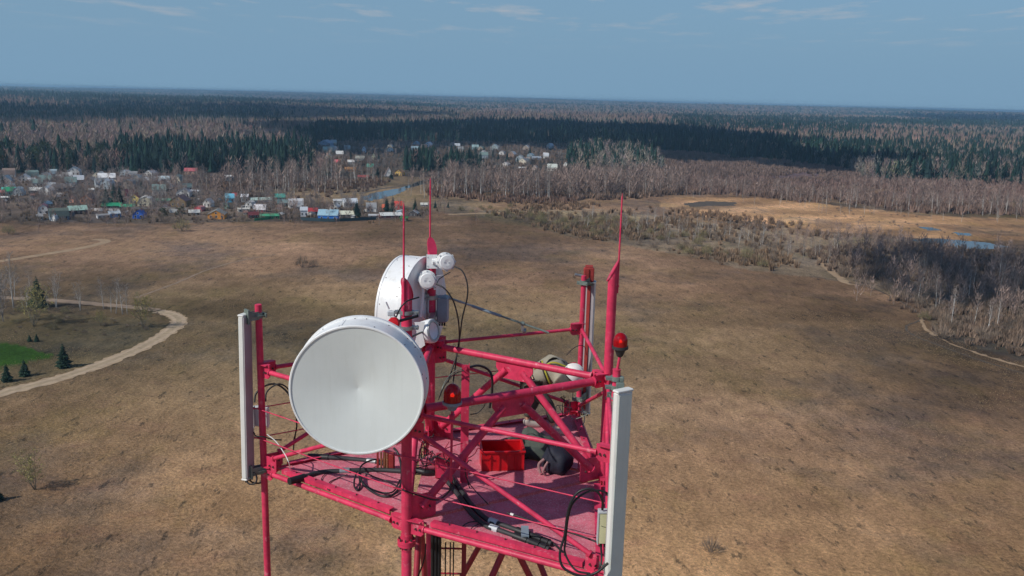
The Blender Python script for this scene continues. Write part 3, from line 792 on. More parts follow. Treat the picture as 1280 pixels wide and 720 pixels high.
cable('thin black leads fanning out from the right feeders', [dk(574, 662, .05), dk(582, 655, .06), dk(592, 652, .06), dk(606, 653, .06)], .006, RUB, n=6)
cable('second thin lead fanning out by the right feeders', [dk(585, 666, .05), dk(592, 658, .06), dk(602, 654, .06)], .005, RUB, n=6)
cable('black leads trailing beyond the ends of the right feeders', [dk(690, 678, .07), dk(697, 684, .06), dk(705, 692, .06), dk(712, 698, .06)], .010, RUB, n=7)
cable('thin black cable drooping under the deck by the left leg', [atY(532, 680, 8.4), atY(531, 695, 8.4), atY(526, 712, 8.4), atY(520, 726, 8.4)], .008, RUB, n=6)
for i, xx in enumerate((557, 563, 567)):
    p = atY(xx, 678, 8.75); cable(('leftmost', 'middle', 'rightmost')[i] + ' of three thin black cables running down the shaft', [p, p - [0, 0, 1.5], p - [0.01, 0, 4]], .008, RUB, n=6, sub=2, group='thin shaft cables')
p = atY(545, 672, 8.72)
fb = Thing('feeder_bundle', p, 'thick black feeder bundle dropping down the tower shaft beside the ladder', 'cable')
mb = MB()
for dx in (-.036, 0, .036):
    mb.tube(p + [dx, 0, .1], p + [dx, 0, -11], .019, 10)
    mb.tube(p + [dx, .04, .1], p + [dx, .04, -11], .019, 10)
fb.part('feeder', mb, RUB)
cable('thin wire looping across the core near the control box', [atY(528, 580, 8.6), atY(524, 570, 8.6), atY(526, 560, 8.6), atY(535, 563, 8.6), atY(534, 575, 8.6), atY(531, 590, 8.6)], .005, RUB, n=6)
cable('grey wire drooping behind the right leg to the rear antenna', [atY(712, 545, 10.9), atY(722, 540, 11), atY(730, 528, 11.2), atY(729, 512, 11.4), atY(724, 500, 11.5)], .006, GREYG, n=6)
cable('thin dark wire arching from the worker to the rear mast', [atY(708, 444, 11.2), atY(716, 436, 11.4), atY(724, 432, 11.55), atY(731, 434, 11.6), atY(733, 444, 11.6)], .005, RUB, n=6)

wr = np.random.default_rng(17)
for i in range(14):
    x0, y0 = wr.uniform(515, 590), wr.uniform(545, 600); Y0 = wr.uniform(8.7, 9.6)
    pts = [atY(x0, y0, Y0)]
    for k in range(4):
        q = pts[-1] + wr.normal(size=3) * [.11, .07, .09]; q[2] = min(max(q[2], ZD + .06), ZD + .7); pts.append(q)
    cable('thin black wire in the tangle at the foot of the left leg brace', pts, .0055, RUB if i % 3 else REDDARK, n=6, group='loose wires at the left leg')
for i in range(8):
    p_ = atY(wr.uniform(700, 722), wr.uniform(488, 520), wr.uniform(10.9, 11.4)); pts = [p_]
    for k in range(3): pts.append(pts[-1] + wr.normal(size=3) * [.09, .06, .12])
    cable('thin wire in the tangle behind the right leg near the worker', pts, .005, GREYG if i % 2 else RUB, n=6, group='loose wires near the worker')

# lower white unit under the deck
q = atY(496, 729, 8.1)
LU = Thing('radio_unit', q, 'white rimmed round unit just below the deck at the bottom edge of the frame', 'radio unit', 'small round radio units on the tower')
mb = MB(); mb.lathe(q + [0, 0, -.12], (-.35, -.9, .15), [(-.16, .001), (-.16, .11), (-.02, .12), (-.016, .135), (.02, .135), (.024, .12), (.03, .001)], 36); LU.part('drum', mb, WHITE)
mb = MB(); mb.tube(q + [0, .1, -.12], P('B', q[2] - .12), .03, 12); LU.part('mounting_arm', mb, GALV)

# ------------------------------------------------------------------ soft things on the deck
def blob(c, r, seed, flat=.6, amp=.25, n=3):
    import bmesh
    bm = bmesh.new(); bmesh.ops.create_icosphere(bm, subdivisions=n, radius=1)
    g = np.random.default_rng(seed); ks = g.normal(size=(7, 3)) * 2.6; ph = g.uniform(0, 6.28, 7)
    for v in bm.verts:
        p = np.array(v.co); d = 1 + amp * np.mean([math.sin(k @ p + f) for k, f in zip(ks, ph)]) * 2
        p = p * d * r; p[2] = max(p[2], -r[2] * flat); v.co = Vector(p + np.array(c))
    vs = [tuple(v.co) for v in bm.verts]; fs = [[v.index for v in f.verts] for f in bm.faces]; bm.free()
    mb = MB(); mb.add(vs, fs, 0, True); return mb


q = dk(695, 577, .15); BG = Thing('rucksack', q, 'dark navy rucksack slumped on the deck by the right leg', 'bag')
BG.part('body', blob(q, np.array([.17, .16, .17]), 3, .8, .2), NAVY)
mb = MB(); mb.path([q + [-.14, -.08, .06], q + [-.2, -.1, 0], q + [-.18, -.13, -.09]], .018, 8); mb.path([q + [-.1, -.13, .05], q + [-.15, -.17, -.04], q + [-.12, -.15, -.11]], .014, 8); BG.part('strap', mb, mat('pink_grey_webbing', (.30, .16, .16), .8))
mb = MB(); mb.path([q + [-.03, 0, .15], q + [0, 0, .2], q + [.05, 0, .15]], .01, 6); BG.part('handle', mb, NAVY)
q = dk(662, 562, .10); CG = Thing('work_jacket', q, 'crumpled grey green canvas jacket lying behind the red crate', 'jacket')
CG.part('body', blob(q, np.array([.26, .2, .13]), 8, .7, .42), CLOTHG); CG.part('sleeve', blob(q + [-.28, -.02, .02], np.array([.2, .12, .10]), 12, .7, .4), CLOTHG)
q = dk(668, 548, .12); CG.part('hood', blob(q, np.array([.14, .13, .12]), 21, .7, .4), CLOTHG)

# ------------------------------------------------------------------ the worker
def skin_mesh(name, joints, edges, root, sub=2):
    me = bpy.data.meshes.new(name + '_cage')
    keys = list(joints); ix = {k: i for i, k in enumerate(keys)}
    me.from_pydata([tuple(joints[k][0]) for k in keys], [(ix[a], ix[b]) for a, b in edges], [])
    ob = bpy.data.objects.new(name + '_cage', me); col.objects.link(ob)
    md = ob.modifiers.new('Skin', 'SKIN'); md.use_smooth_shade = True
    for k in keys:
        r = joints[k][1]; r = (r, r) if not isinstance(r, tuple) else r
        me.skin_vertices[0].data[ix[k]].radius = r
        me.skin_vertices[0].data[ix[k]].use_root = (k == root)
    s = ob.modifiers.new('Sub', 'SUBSURF'); s.levels = sub; s.render_levels = sub
    dg = bpy.context.evaluated_depsgraph_get()
    nm = bpy.data.meshes.new_from_object(ob.evaluated_get(dg)); nm.name = name
    bpy.data.objects.remove(ob); bpy.data.meshes.remove(me)
    return nm


def place_mesh(nm, name, m, parent, loc):
    nm.materials.clear(); nm.materials.append(m)
    nm.transform(Matrix.Translation(-Vector(loc)))
    for p in nm.polygons: p.use_smooth = True; p.material_index = 0
    ob = bpy.data.objects.new(name, nm); col.objects.link(ob)
    if parent is not None: ob.parent = parent
    return ob


DT = ZD + .04
J = {'pelvis': atY(664, 474, 10.9), 'waist': atY(678, 467, 10.9), 'chest': atY(694, 463, 10.9), 'neck': atY(706, 463, 10.88), 'head': atY(713, 467, 10.86), 'crown': atY(719, 470, 10.85)}
J['shN'], J['shF'] = J['chest'] + [.03, -.17, -.05], J['chest'] + [.02, .17, .03]
J['elN'], J['elF'] = J['shN'] + [.20, .12, -.16], J['shF'] + [.20, .08, -.16]
J['wrN'], J['wrF'] = J['elN'] + [.17, .16, .03], J['elF'] + [.12, .14, -.10]
J['hipN'], J['hipF'] = J['pelvis'] + [0, -.09, -.06], J['pelvis'] + [0, .09, -.06]
an = dk(692, 548, 0.09); J['anN'] = np.array([an[0], 10.82, DT + .09]); J['anF'] = np.array([J['pelvis'][0] - .05, 11.02, DT + .09])
J['knN'] = (J['hipN'] + J['anN']) / 2 + [.10, -.03, .02]; J['knF'] = (J['hipF'] + J['anF']) / 2 + [.10, .02, .02]
J['toN'], J['toF'] = J['anN'] + [.17, -.03, -.06], J['anF'] + [.17, .02, -.06]
RB = {'pelvis': .12, 'waist': .11, 'chest': .125, 'neck': .052, 'head': .085, 'crown': .075, 'shN': .06, 'shF': .06, 'elN': .042, 'elF': .042, 'wrN': .028, 'wrF': .028, 'hipN': .085, 'hipF': .085, 'knN': .055, 'knF': .055, 'anN': .038, 'anF': .038, 'toN': .03, 'toF': .03}
EB = [('pelvis', 'waist'), ('waist', 'chest'), ('chest', 'neck'), ('neck', 'head'), ('head', 'crown'), ('chest', 'shN'), ('chest', 'shF'), ('shN', 'elN'), ('elN', 'wrN'), ('shF', 'elF'), ('elF', 'wrF'),
      ('pelvis', 'hipN'), ('pelvis', 'hipF'), ('hipN', 'knN'), ('hipF', 'knF'), ('knN', 'anN'), ('knF', 'anF'), ('anN', 'toN'), ('anF', 'toF')]
THIN = {'pelvis': .66, 'waist': .62, 'chest': .68, 'hipN': .78, 'hipF': .78, 'shN': .8, 'shF': .8}     # the body under its clothes
JB = {k: (J[k], RB[k] * THIN.get(k, 1)) for k in RB}
for s in 'NF':                       # palms, four curled fingers and a thumb
    w, e = J['wr' + s], J['el' + s]; d = unit(w - e); side = unit(np.cross(d, [0, 0, 1])); upv = np.cross(side, d)
    JB['pa' + s] = (w + d * .06, (.034, .018)); EB.append(('wr' + s, 'pa' + s))
    for i, (o, l) in enumerate(((-.030, .060), (-.010, .072), (.010, .068), (.028, .052))):
        a = w + d * .095 + side * o; b = a + d * l * .55 - upv * l * .3; c = b + d * l * .1 - upv * l * .5
        JB[f'fa{i}{s}'] = (a, .009); JB[f'fb{i}{s}'] = (b, .0085); JB[f'fc{i}{s}'] = (c, .007)
        EB += [('pa' + s, f'fa{i}{s}'), (f'fa{i}{s}', f'fb{i}{s}'), (f'fb{i}{s}', f'fc{i}{s}')]
    a = w + d * .04 + side * -.045; b = a + d * .04 - upv * .02 - side * .01
    JB['ta' + s] = (a, .0105); JB['tb' + s] = (b, .009); EB += [('wr' + s, 'ta' + s), ('ta' + s, 'tb' + s)]
# nose and ears as small spurs of the same surface
hd = unit(J['crown'] - J['neck'])
PL = J['pelvis'] * 1.0; PL[2] = DT
body = place_mesh(skin_mesh('person', JB, EB, 'pelvis'), 'person', SKIN, None, PL)
body.location = tuple(PL)
tag(body, 'worker in khaki jacket and white helmet bending over the rear rail of the platform', 'person')


def cloth(name, ks, es, grow, m, root, extra=None):
    jj = {k: (J[k], RB[k] + grow) for k in ks}
    if extra: jj.update(extra)
    return place_mesh(skin_mesh(name, jj, es, root), name, m, body, PL)


hump = J['chest'] + [-.05, .12, .07]
cloth('jacket', ['pelvis', 'waist', 'chest', 'shN', 'shF', 'elN', 'elF'], [('pelvis', 'waist'), ('waist', 'chest'), ('chest', 'shN'), ('chest', 'shF'), ('shN', 'elN'), ('shF', 'elF'), ('elN', 'cuN'), ('elF', 'cuF'), ('waist', 'hump'), ('hump', 'shF')], .046, KHAKI, 'waist',
      {'hump': (hump, .15), 'cuN': (J['elN'] + (J['wrN'] - J['elN']) * .85, .05), 'cuF': (J['elF'] + (J['wrF'] - J['elF']) * .85, .05)})
cloth('trousers', ['pelvis', 'hipN', 'hipF', 'knN', 'knF'], [('pelvis', 'hipN'), ('pelvis', 'hipF'), ('hipN', 'knN'), ('hipF', 'knF'), ('knN', 'heN'), ('knF', 'heF')], .022, TROUS, 'pelvis',
      {'heN': (J['anN'] + [0, 0, .04], .062), 'heF': (J['anF'] + [0, 0, .04], .062)})
for s in 'NF':
    bt = {'a': (J['an' + s] + [0, 0, .03], .056), 'b': (J['an' + s] + [.01, 0, -.035], .058), 'c': (J['to' + s] + [-.02, 0, .0], .05), 'd': (J['to' + s] + [.05, 0, .0], .04)}
    place_mesh(skin_mesh('boot', bt, [('a', 'b'), ('b', 'c'), ('c', 'd')], 'a'), 'boot', SHOE, body, PL)
mb = MB(); hc = J['head'] + hd * .03; ht = unit(hd * .5 + np.array([.1, 0, .85]))
mb.dome(hc, ht, .135, .15, 28, 10); mb.lathe(hc, ht, [(0, .135), (-.012, .150), (-.016, .150), (-.004, .12)], 28)
for a_ in (-.03, 0, .03):
    e_ = unit(np.cross(ht, [0, 1, 0])); f_ = np.cross(ht, e_)
    mb.path([hc + f_ * a_ + (math.cos(t) * e_ * .128 + math.sin(t) * ht * .145) for t in np.linspace(.3, 2.84, 9)], .009, 6, sub=2)
mb.prism([hc + hd * .12 + np.array([0, y_, -.02]) for y_ in (-.09, .09)] + [hc + hd * .19 + np.array([0, y_, -.05]) for y_ in (.05, -.05)], np.cross(hd, [0, 1, 0]), .008)
mb.build('helmet', HELM, body, PL)
mb = MB()
ctr = lambda t: J['pelvis'] + (J['chest'] - J['pelvis']) * t
tx = unit(J['chest'] - J['pelvis'])
def ringpath(c, r, d, a0=0, a1=6.283, n=14, squash=1.):
    a = unit(np.cross(d, [0, 1, 0])); b = np.cross(d, a)
    return [c + r * (math.cos(t) * a * squash + math.sin(t) * b) for t in np.linspace(a0, a1, n)]
for t, r_, mi in ((.05, .165, 1), (.60, .172, 1), (.66, .174, 0)):
    mb.path(ringpath(ctr(t), r_, tx), .012, 6, mi=mi, sub=2)
for s_ in (-1, 1):
    mb.path([ctr(.1) + [0, s_ * .07, .15], ctr(.5) + [0, s_ * .10, .15], ctr(.9) + [0, s_ * .11, .15], J['neck'] + [0, s_ * .08, .08]], .012, 6, mi=0 if s_ < 0 else 1, sub=4)
mb.lathe(ctr(.3) + [0, .02, .16], (0, 0, 1), [(0, .02), (0, .04), (.02, .04), (.02, .02)], 16, mi=2)
mb.path([ctr(.05) + [-.05, 0, .14], ctr(.0) + [-.14, .02, .12], ctr(0) + [-.22, .06, .03]], .011, 6, mi=1)
mb.build('harness', [YEL, RUB, GALV], body, PL)

# ================================================================== THE LAND
def inpoly(px, py, poly):
    px, py = np.asarray(px, float), np.asarray(py, float); r = np.zeros(px.shape, bool); n = len(poly)
    for i in range(n):
        x0, y0 = poly[i]; x1, y1 = poly[(i + 1) % n]
        if y0 == y1: continue
        c = ((y0 > py) != (y1 > py)) & (px < (x1 - x0) * (py - y0) / (y1 - y0) + x0)
        r ^= c
    return r


def gz(x, y):
    """Ground height: level near the tower, rising and rolling far off."""
    r = np.hypot(x, y); s = np.clip((r - 2200) / 13000, 0, 1)
    roll = 8 * np.sin(x / 700 + 1.3) * np.sin(y / 900 + .4) + 7 * np.sin(x / 2300 + y / 1500)
    return 50 * s ** 1.15 + roll * np.clip((r - 2200) / 2500, 0, 1)


def G(x, y):
    """Ground point seen at photo pixel (x, y)."""
    p = atZ(x, y, 0.0)
    return p[:2]


def gpoly(pp): return [tuple(G(*p)) for p in pp]


# areas of the plain, given where their outlines meet the ground
POLY = {
    'marsh': [(815, 248), (850, 246), (960, 247), (1060, 260), (1150, 268), (1290, 272), (1290, 303), (1200, 300), (1140, 296), (1060, 288), (960, 279), (900, 275), (850, 268), (822, 258)],
    'shrubland': [(600, 262), (690, 262), (760, 265), (880, 278), (960, 284), (1060, 292), (1140, 300), (1290, 316), (1290, 452), (1180, 424), (1150, 402), (1140, 380), (1080, 356), (1000, 343), (920, 330), (830, 312), (720, 297), (640, 280), (590, 272)],
    'village': [(-30, 222), (120, 220), (240, 222), (260, 240), (330, 243), (380, 252), (500, 258), (540, 262), (530, 272), (480, 276), (360, 276), (240, 277), (120, 278), (-30, 276)],
    'meadow': [(215, 226), (300, 232), (390, 228), (440, 224), (500, 220), (545, 222), (560, 240), (600, 252), (590, 268), (540, 262), (500, 256), (380, 250), (330, 241), (240, 238)],
    'lawn': [(-160, 408), (5, 426), (22, 429), (45, 436), (69, 441), (45, 446), (22, 452), (-160, 490)],
    'brushplain': [(800, 186), (850, 190), (1000, 205), (1070, 215), (1080, 228), (960, 232), (850, 226), (820, 212)],
    'uppervillage': [(385, 176), (520, 176), (640, 178), (720, 180), (715, 215), (620, 216), (520, 205), (500, 222), (430, 222), (385, 210)],
    'leftgreen': [(-30, 395), (60, 388), (190, 392), (215, 402), (190, 422), (110, 455), (0, 485), (-30, 490)],
}
FIELD_EDGE = [(560, 271), (640, 280), (720, 297), (830, 312), (920, 330), (1000, 343), (1080, 356), (1140, 380), (1152, 402), (1180, 424), (1290, 455)]
WOODLINE = 232                                     # nothing but forest above this row, except the clearings listed


def build_ground():
    ang = np.concatenate([np.linspace(-36, 36, 420), np.linspace(36, 324, 74)[1:-1]]) * math.pi / 180
    rad = np.concatenate([[0], np.linspace(20, 90, 6), np.exp(np.linspace(math.log(100), math.log(2600), 330)), np.exp(np.linspace(math.log(2650), math.log(15500), 60))])
    A, R = np.meshgrid(ang, rad)
    X, Y = R * np.sin(A), R * np.cos(A)
    Z = gz(X, Y)
    na, nr = len(ang), len(rad)
    V = np.stack([X, Y, Z], -1).reshape(-1, 3)
    px, py = proj(V)
    g = np.random.default_rng(3)
    wob = lambda s, a: sum(a / (i + 1) * np.sin(V[:, 0] * k[0] / s + V[:, 1] * k[1] / s + f) for i, (k, f) in enumerate(zip(g.normal(size=(5, 2)) * 2, g.uniform(0, 6, 5))))
    wx, wy = px + wob(60, 5), py + wob(45, 2.2) * np.clip((py - 150) / 150, .2, 2)
    C = np.tile(np.array([.56, .328, .162]), (len(V), 1))
    t = np.clip((680 + .10 * (px - 640) - py) / 170, 0, 1)[:, None]; C = C * (1 - t) + np.array([.305, .184, .104]) * t
    t = np.clip((400 - py) / 110, 0, 1)[:, None]
    C = C * (1 - t) + np.array([.305, .190, .113]) * t               # redder towards the village
    # mown and tracked bands across the field
    band = .5 + .5 * np.sin(wob(120, 2.6) + V[:, 1] / 38.)
    C *= (.90 + .2 * band)[:, None]
    gp = np.clip(wob(170, .7) - .15, 0, 1)[:, None]; C = C * (1 - .5 * gp) + np.array([.235, .200, .090]) * .5 * gp
    rp = np.clip(wob(230, .7) - .2, 0, 1)[:, None]; C = C * (1 - .6 * rp) + np.array([.165, .118, .080]) * .6 * rp
    def put(name, c, mix=1.):
        m = inpoly(wx, wy, POLY[name]); C[m] = C[m] * (1 - mix) + np.array(c) * mix
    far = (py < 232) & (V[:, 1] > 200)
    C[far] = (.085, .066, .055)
    put('uppervillage', (.10, .085, .07)); put('brushplain', (.12, .082, .082)); put('meadow', (.27, .19, .11)); put('village', (.19, .145, .11)); put('shrubland', (.27, .20, .13)); put('marsh', (.56, .325, .165)); edge = inpoly(wx, wy, POLY['marsh']); C[edge] *= (1 + .22 * wob(26, .8)[edge])[:, None]
    put('leftgreen', (.25, .195, .10), .7); put('lawn', (.06, .17, .02)); lm = inpoly(wx + wob(9, 6), wy + wob(7, 2.5), POLY['lawn']); C[lm] = C[lm] * .75 + np.array([.10, .16, .035]) * .25
    m = inpoly(wx, wy, [(560, 266), (700, 264), (800, 272), (770, 292), (690, 290), (600, 276)]); C[m] = C[m] * .5 + np.array([.32, .24, .125]) * .5
    Q = np.arange(na * nr).reshape(nr, na)
    nxt = np.roll(Q, -1, axis=1)
    faces = np.stack([Q[:-1], nxt[:-1], nxt[1:], Q[1:]], -1).reshape(-1, 4)
    me = bpy.data.meshes.new('ground')
    me.vertices.add(len(V)); me.vertices.foreach_set('co', V.ravel())
    me.loops.add(faces.size); me.loops.foreach_set('vertex_index', faces[:, ::-1].ravel().astype(np.int32))
    me.polygons.add(len(faces)); me.polygons.foreach_set('loop_start', np.arange(0, faces.size, 4, dtype=np.int32))
    me.polygons.foreach_set('loop_total', np.full(len(faces), 4, np.int32))
    me.update(calc_edges=True); me.validate()
    ca = me.color_attributes.new('Col', 'FLOAT_COLOR', 'POINT')
    ca.data.foreach_set('color', np.concatenate([np.clip(C, 0, 1), np.ones((len(V), 1))], 1).ravel())
    for p in me.polygons: p.use_smooth = True
    m_, nt, N, L, b = new_mat('dry_field')
    a = N.new('ShaderNodeAttribute'); a.attribute_name = 'Col'
    tc = N.new('ShaderNodeTexCoord')
    def noise(scale, det, sx=1, sy=1, rough=.6):
        mp = N.new('ShaderNodeMapping'); mp.inputs['Scale'].default_value = (sx, sy, 1); mp.inputs['Rotation'].default_value = (0, 0, (scale * 977) % 1.9 - .4)
        L.new(tc.outputs['Object'], mp.inputs[0])
        n = N.new('ShaderNodeTexNoise'); n.inputs['Scale'].default_value = scale; n.inputs['Detail'].default_value = det; n.inputs['Roughness'].default_value = rough
        L.new(mp.outputs[0], n.inputs['Vector']); return n.outputs[0]
    def rng(x, lo, hi, o0, o1):
        r = N.new('ShaderNodeMapRange'); r.inputs[1].default_value = lo; r.inputs[2].default_value = hi; r.inputs[3].default_value = o0; r.inputs[4].default_value = o1
        L.new(x, r.inputs[0]); return r.outputs[0]
    def mul(x, y):
        q = N.new('ShaderNodeMath'); q.operation = 'MULTIPLY'; L.new(x, q.inputs[0]); L.new(y, q.inputs[1]); return q.outputs[0]
    big = mul(rng(noise(.016, 5), .36, .64, .82, 1.18), rng(noise(.0055, 4), .41, .59, .58, 1.26))
    mid = rng(noise(.15, 6, 1.9, .8, .7), .36, .64, .76, 1.22)
    fine = rng(noise(1.3, 7, 1, 1, .78), .34, .66, .55, 1.42)
    f = mul(mul(big, mid), fine)
    def blend(fac, cin, c):
        m = N.new('ShaderNodeMix'); m.data_type = 'RGBA'; m.blend_type = 'MULTIPLY'; L.new(fac, m.inputs[0]); L.new(cin, m.inputs[6]); m.inputs[7].default_value = (*c, 1); return m.outputs[2]
    sp = N.new('ShaderNodeSeparateColor'); L.new(a.outputs['Color'], sp.inputs[0])
    fld = rng(sp.outputs[0], .12, .16, 0, 1)                      # dry grassland only: no patches on lawn or wood floor
    cc_ = a.outputs['Color']
    cc_ = blend(mul(fld, rng(noise(.019, 6, 1, 1.4, .66), .50, .62, 0, .8)), cc_, (1.30, 1.30, 1.36))     # straw
    cc_ = blend(mul(fld, rng(noise(.024, 6, 1.4, 1, .68), .52, .64, 0, .70)), cc_, (.84, .90, .74))    # olive new growth
    cc_ = blend(mul(fld, rng(noise(.013, 7, 1, 1, .70), .49, .61, 0, .85)), cc_, (.52, .60, .78))      # grey trampled soil
    cc_ = blend(mul(fld, rng(noise(.055, 7, 1, 1.8, .72), .53, .63, 0, .60)), cc_, (.84, .78, .86))    # rusty stems
    cc_ = blend(mul(fld, rng(noise(.33, 6, 1.3, .5, .72), .575, .64, 0, .85)), cc_, (.30, .34, .40))    # dark tussocks and clods
    cc_ = blend(mul(fld, rng(noise(.62, 5, 1, 1, .7), .61, .68, 0, .55)), cc_, (1.22, 1.28, 1.36))           # pale grass heads
    mx = N.new('ShaderNodeMix'); mx.data_type = 'RGBA'; mx.blend_type = 'MULTIPLY'; mx.inputs[0].default_value = 1
    L.new(cc_, mx.inputs[6]); L.new(f, mx.inputs[7])
    L.new(mx.outputs[2], b.inputs['Base Color'])
    b.inputs['Roughness'].default_value = 1; b.inputs['Specular IOR Level'].default_value = .05
    bp = N.new('ShaderNodeBump'); bp.inputs['Strength'].default_value = .8; bp.inputs['Distance'].default_value = .35
    L.new(mul(mid, fine), bp.inputs['Height']); L.new(bp.outputs[0], b.inputs['Normal'])
    me.materials.append(m_)
    o = bpy.data.objects.new('ground', me); col.objects.link(o); tag(o, kind='structure')


build_ground()


def strip(name, pts, width, m, z=.04, taper=None, jitter=.25, seed=0):
    P_ = [np.array(G(*p)) for p in pts]
    Q = []
    E = [2 * P_[0] - P_[1]] + P_ + [2 * P_[-1] - P_[-2]]
    for i in range(1, len(E) - 2):
        for k in range(10):
            t = k / 10; a, b_, c, d = E[i - 1:i + 3]
            Q.append(.5 * ((2 * b_) + (-a + c) * t + (2 * a - 5 * b_ + 4 * c - d) * t * t + (-a + 3 * b_ - 3 * c + d) * t ** 3))
    Q.append(P_[-1])
    g = np.random.default_rng(seed); mb = MB(); vs = []
    for i, q in enumerate(Q):
        d = Q[min(i + 1, len(Q) - 1)] - Q[max(i - 1, 0)]; d /= np.linalg.norm(d); n = np.array([-d[1], d[0]])
        w = width * (taper(i / len(Q)) if taper else 1) / 2
        for s in (1, .72, .30, -.30, -.72, -1):
            j = g.uniform(-jitter, jitter) * (1 if abs(s) == 1 else .25); vs.append((*(q + n * (w * s + j)), z))
    for k, mi in ((0, 0), (1, 1), (2, 2), (3, 1), (4, 0)):
        mb.add([vs[i * 6 + k + e] for i in range(len(Q)) for e in (0, 1)], [[i * 2, i * 2 + 1, i * 2 + 3, i * 2 + 2] for i in range(len(Q) - 1)], mi if isinstance(m, list) else 0)
    o = mb.build(name, m); return tag(o, kind='structure')


ROADM = mat('sandy_track', (.44, .33, .22), .95, var=.28, scale=.35, bump=.3)
ROADE = mat('sandy_verge', (.40, .29, .18), .95, var=.4, scale=.5)
ROADC = mat('grassy_road_crown', (.37, .28, .175), .95, var=.35, scale=.5)
TRACKM = mat('pale_grass_track', (.35, .24, .14), .95, var=.3, scale=.25)
GREYT = mat('grey_mud_track', (.28, .20, .135), .95, var=.3, scale=.3)
DITCH = mat('dark_ditch_earth', (.085, .065, .045), .95, var=.3, scale=.2)
strip('road', [(-260, 560), (-120, 526), (0, 492), (60, 477), (110, 461), (160, 442), (198, 423), (219, 408), (224, 401), (219, 395), (208, 391), (197, 389)], 5.2, [ROADE, ROADM, ROADC], .05, seed=1, jitter=.55)
strip('track', [(197, 388), (165, 384), (120, 380), (75, 376), (40, 374), (-60, 369), (-260, 362)], 4.2, GREYT, .045, seed=2)
strip('track', [(-240, 352), (-60, 333), (0, 326.5), (55, 318), (100, 310.5), (126, 304.5), (132, 302), (128, 300), (117, 299.5)], 4.6, TRACKM, .045, seed=3)
strip('track', [(170, 372), (215, 356), (258, 338), (300, 326), (345, 318)], 1.0, GREYT, .042, seed=4)
strip('track', [(972, 279), (985, 290), (1003, 303), (1018, 318), (1035, 335), (1056, 352), (1075, 358)], 3.6, TRACKM, .045, jitter=.9, seed=5, taper=lambda t: min(1, 4.2 * (1.02 - t)))
strip('ditch', [(1010, 345), (1080, 357), (1120, 374), (1146, 390), (1150, 400), (1133, 408), (1140, 418), (1180, 434), (1230, 452), (1290, 470)], .8, DITCH, .042, seed=6)
strip('track', [(1152, 396), (1158, 412), (1190, 430), (1230, 444), (1290, 462)], 1.2, TRACKM, .044, jitter=.6, seed=7)
strip('track', [(560, 268), (620, 266), (680, 264), (740, 262), (800, 266)], 5, TRACKM, .044, jitter=1.5, seed=8)


def water_mat():
    m, nt, N, L, b = new_mat('still_water')
    b.inputs['Base Color'].default_value = (.02, .035, .045, 1); b.inputs['Roughness'].default_value = .05; b.inputs['IOR'].default_value = 1.33
    b.inputs['Specular IOR Level'].default_value = .8
    tc = N.new('ShaderNodeTexCoord'); n = N.new('ShaderNodeTexNoise'); n.inputs['Scale'].default_value = .5; n.inputs['Detail'].default_value = 5
    L.new(tc.outputs['Object'], n.inputs['Vector']); bp = N.new('ShaderNodeBump'); bp.inputs['Strength'].default_value = .05; bp.inputs['Distance'].default_value = .1
    L.new(n.outputs[0], bp.inputs['Height']); L.new(bp.outputs[0], b.inputs['Normal'])
    return m


WATER = water_mat()


def sheet(name, pp, m, z=.05, rough=1.2, seed=0):
    g = np.random.default_rng(seed); P_ = [np.array(G(*p)) for p in pp]; Q = []
    for i, p in enumerate(P_):
        q = P_[(i + 1) % len(P_)]
        for k in range(8):
            v = p + (q - p) * k / 8; Q.append((*(v + g.uniform(-rough, rough, 2)), z))
    mb = MB(); mb.add(Q, [list(range(len(Q)))[::-1]]); o = mb.build(name, m); return tag(o, kind='structure')


sheet('pond_water', [(1140, 300), (1160, 297.5), (1195, 300), (1235, 303.5), (1262, 309), (1240, 311), (1200, 310.5), (1165, 307), (1148, 304)], WATER, seed=1)
sheet('pond_water', [(1146, 283), (1165, 284.5), (1178, 288), (1160, 288)], WATER, seed=2)
sheet('pond_water', [(1192, 290), (1214, 292), (1216, 295), (1196, 294)], WATER, seed=3)
sheet('mud', [(852, 254), (880, 251.5), (922, 253), (918, 257), (885, 257.5), (866, 259)], DITCH, seed=4, rough=2.2)
sheet('mud', [(896, 277), (930, 276.5), (958, 278), (940, 280), (905, 280)], DITCH, seed=5)
sheet('pond_water', [(450, 247), (470, 240.5), (502, 235), (510, 236.5), (498, 242), (480, 247.5), (460, 251.5)], WATER, seed=6)
strip('ditch', [(505, 235), (520, 231), (532, 226), (548, 222)], 7, WATER, .05, seed=9)
strip('bank', [(450, 242), (476, 236), (508, 232), (525, 227), (548, 220)], 4, DITCH, .044, seed=10)


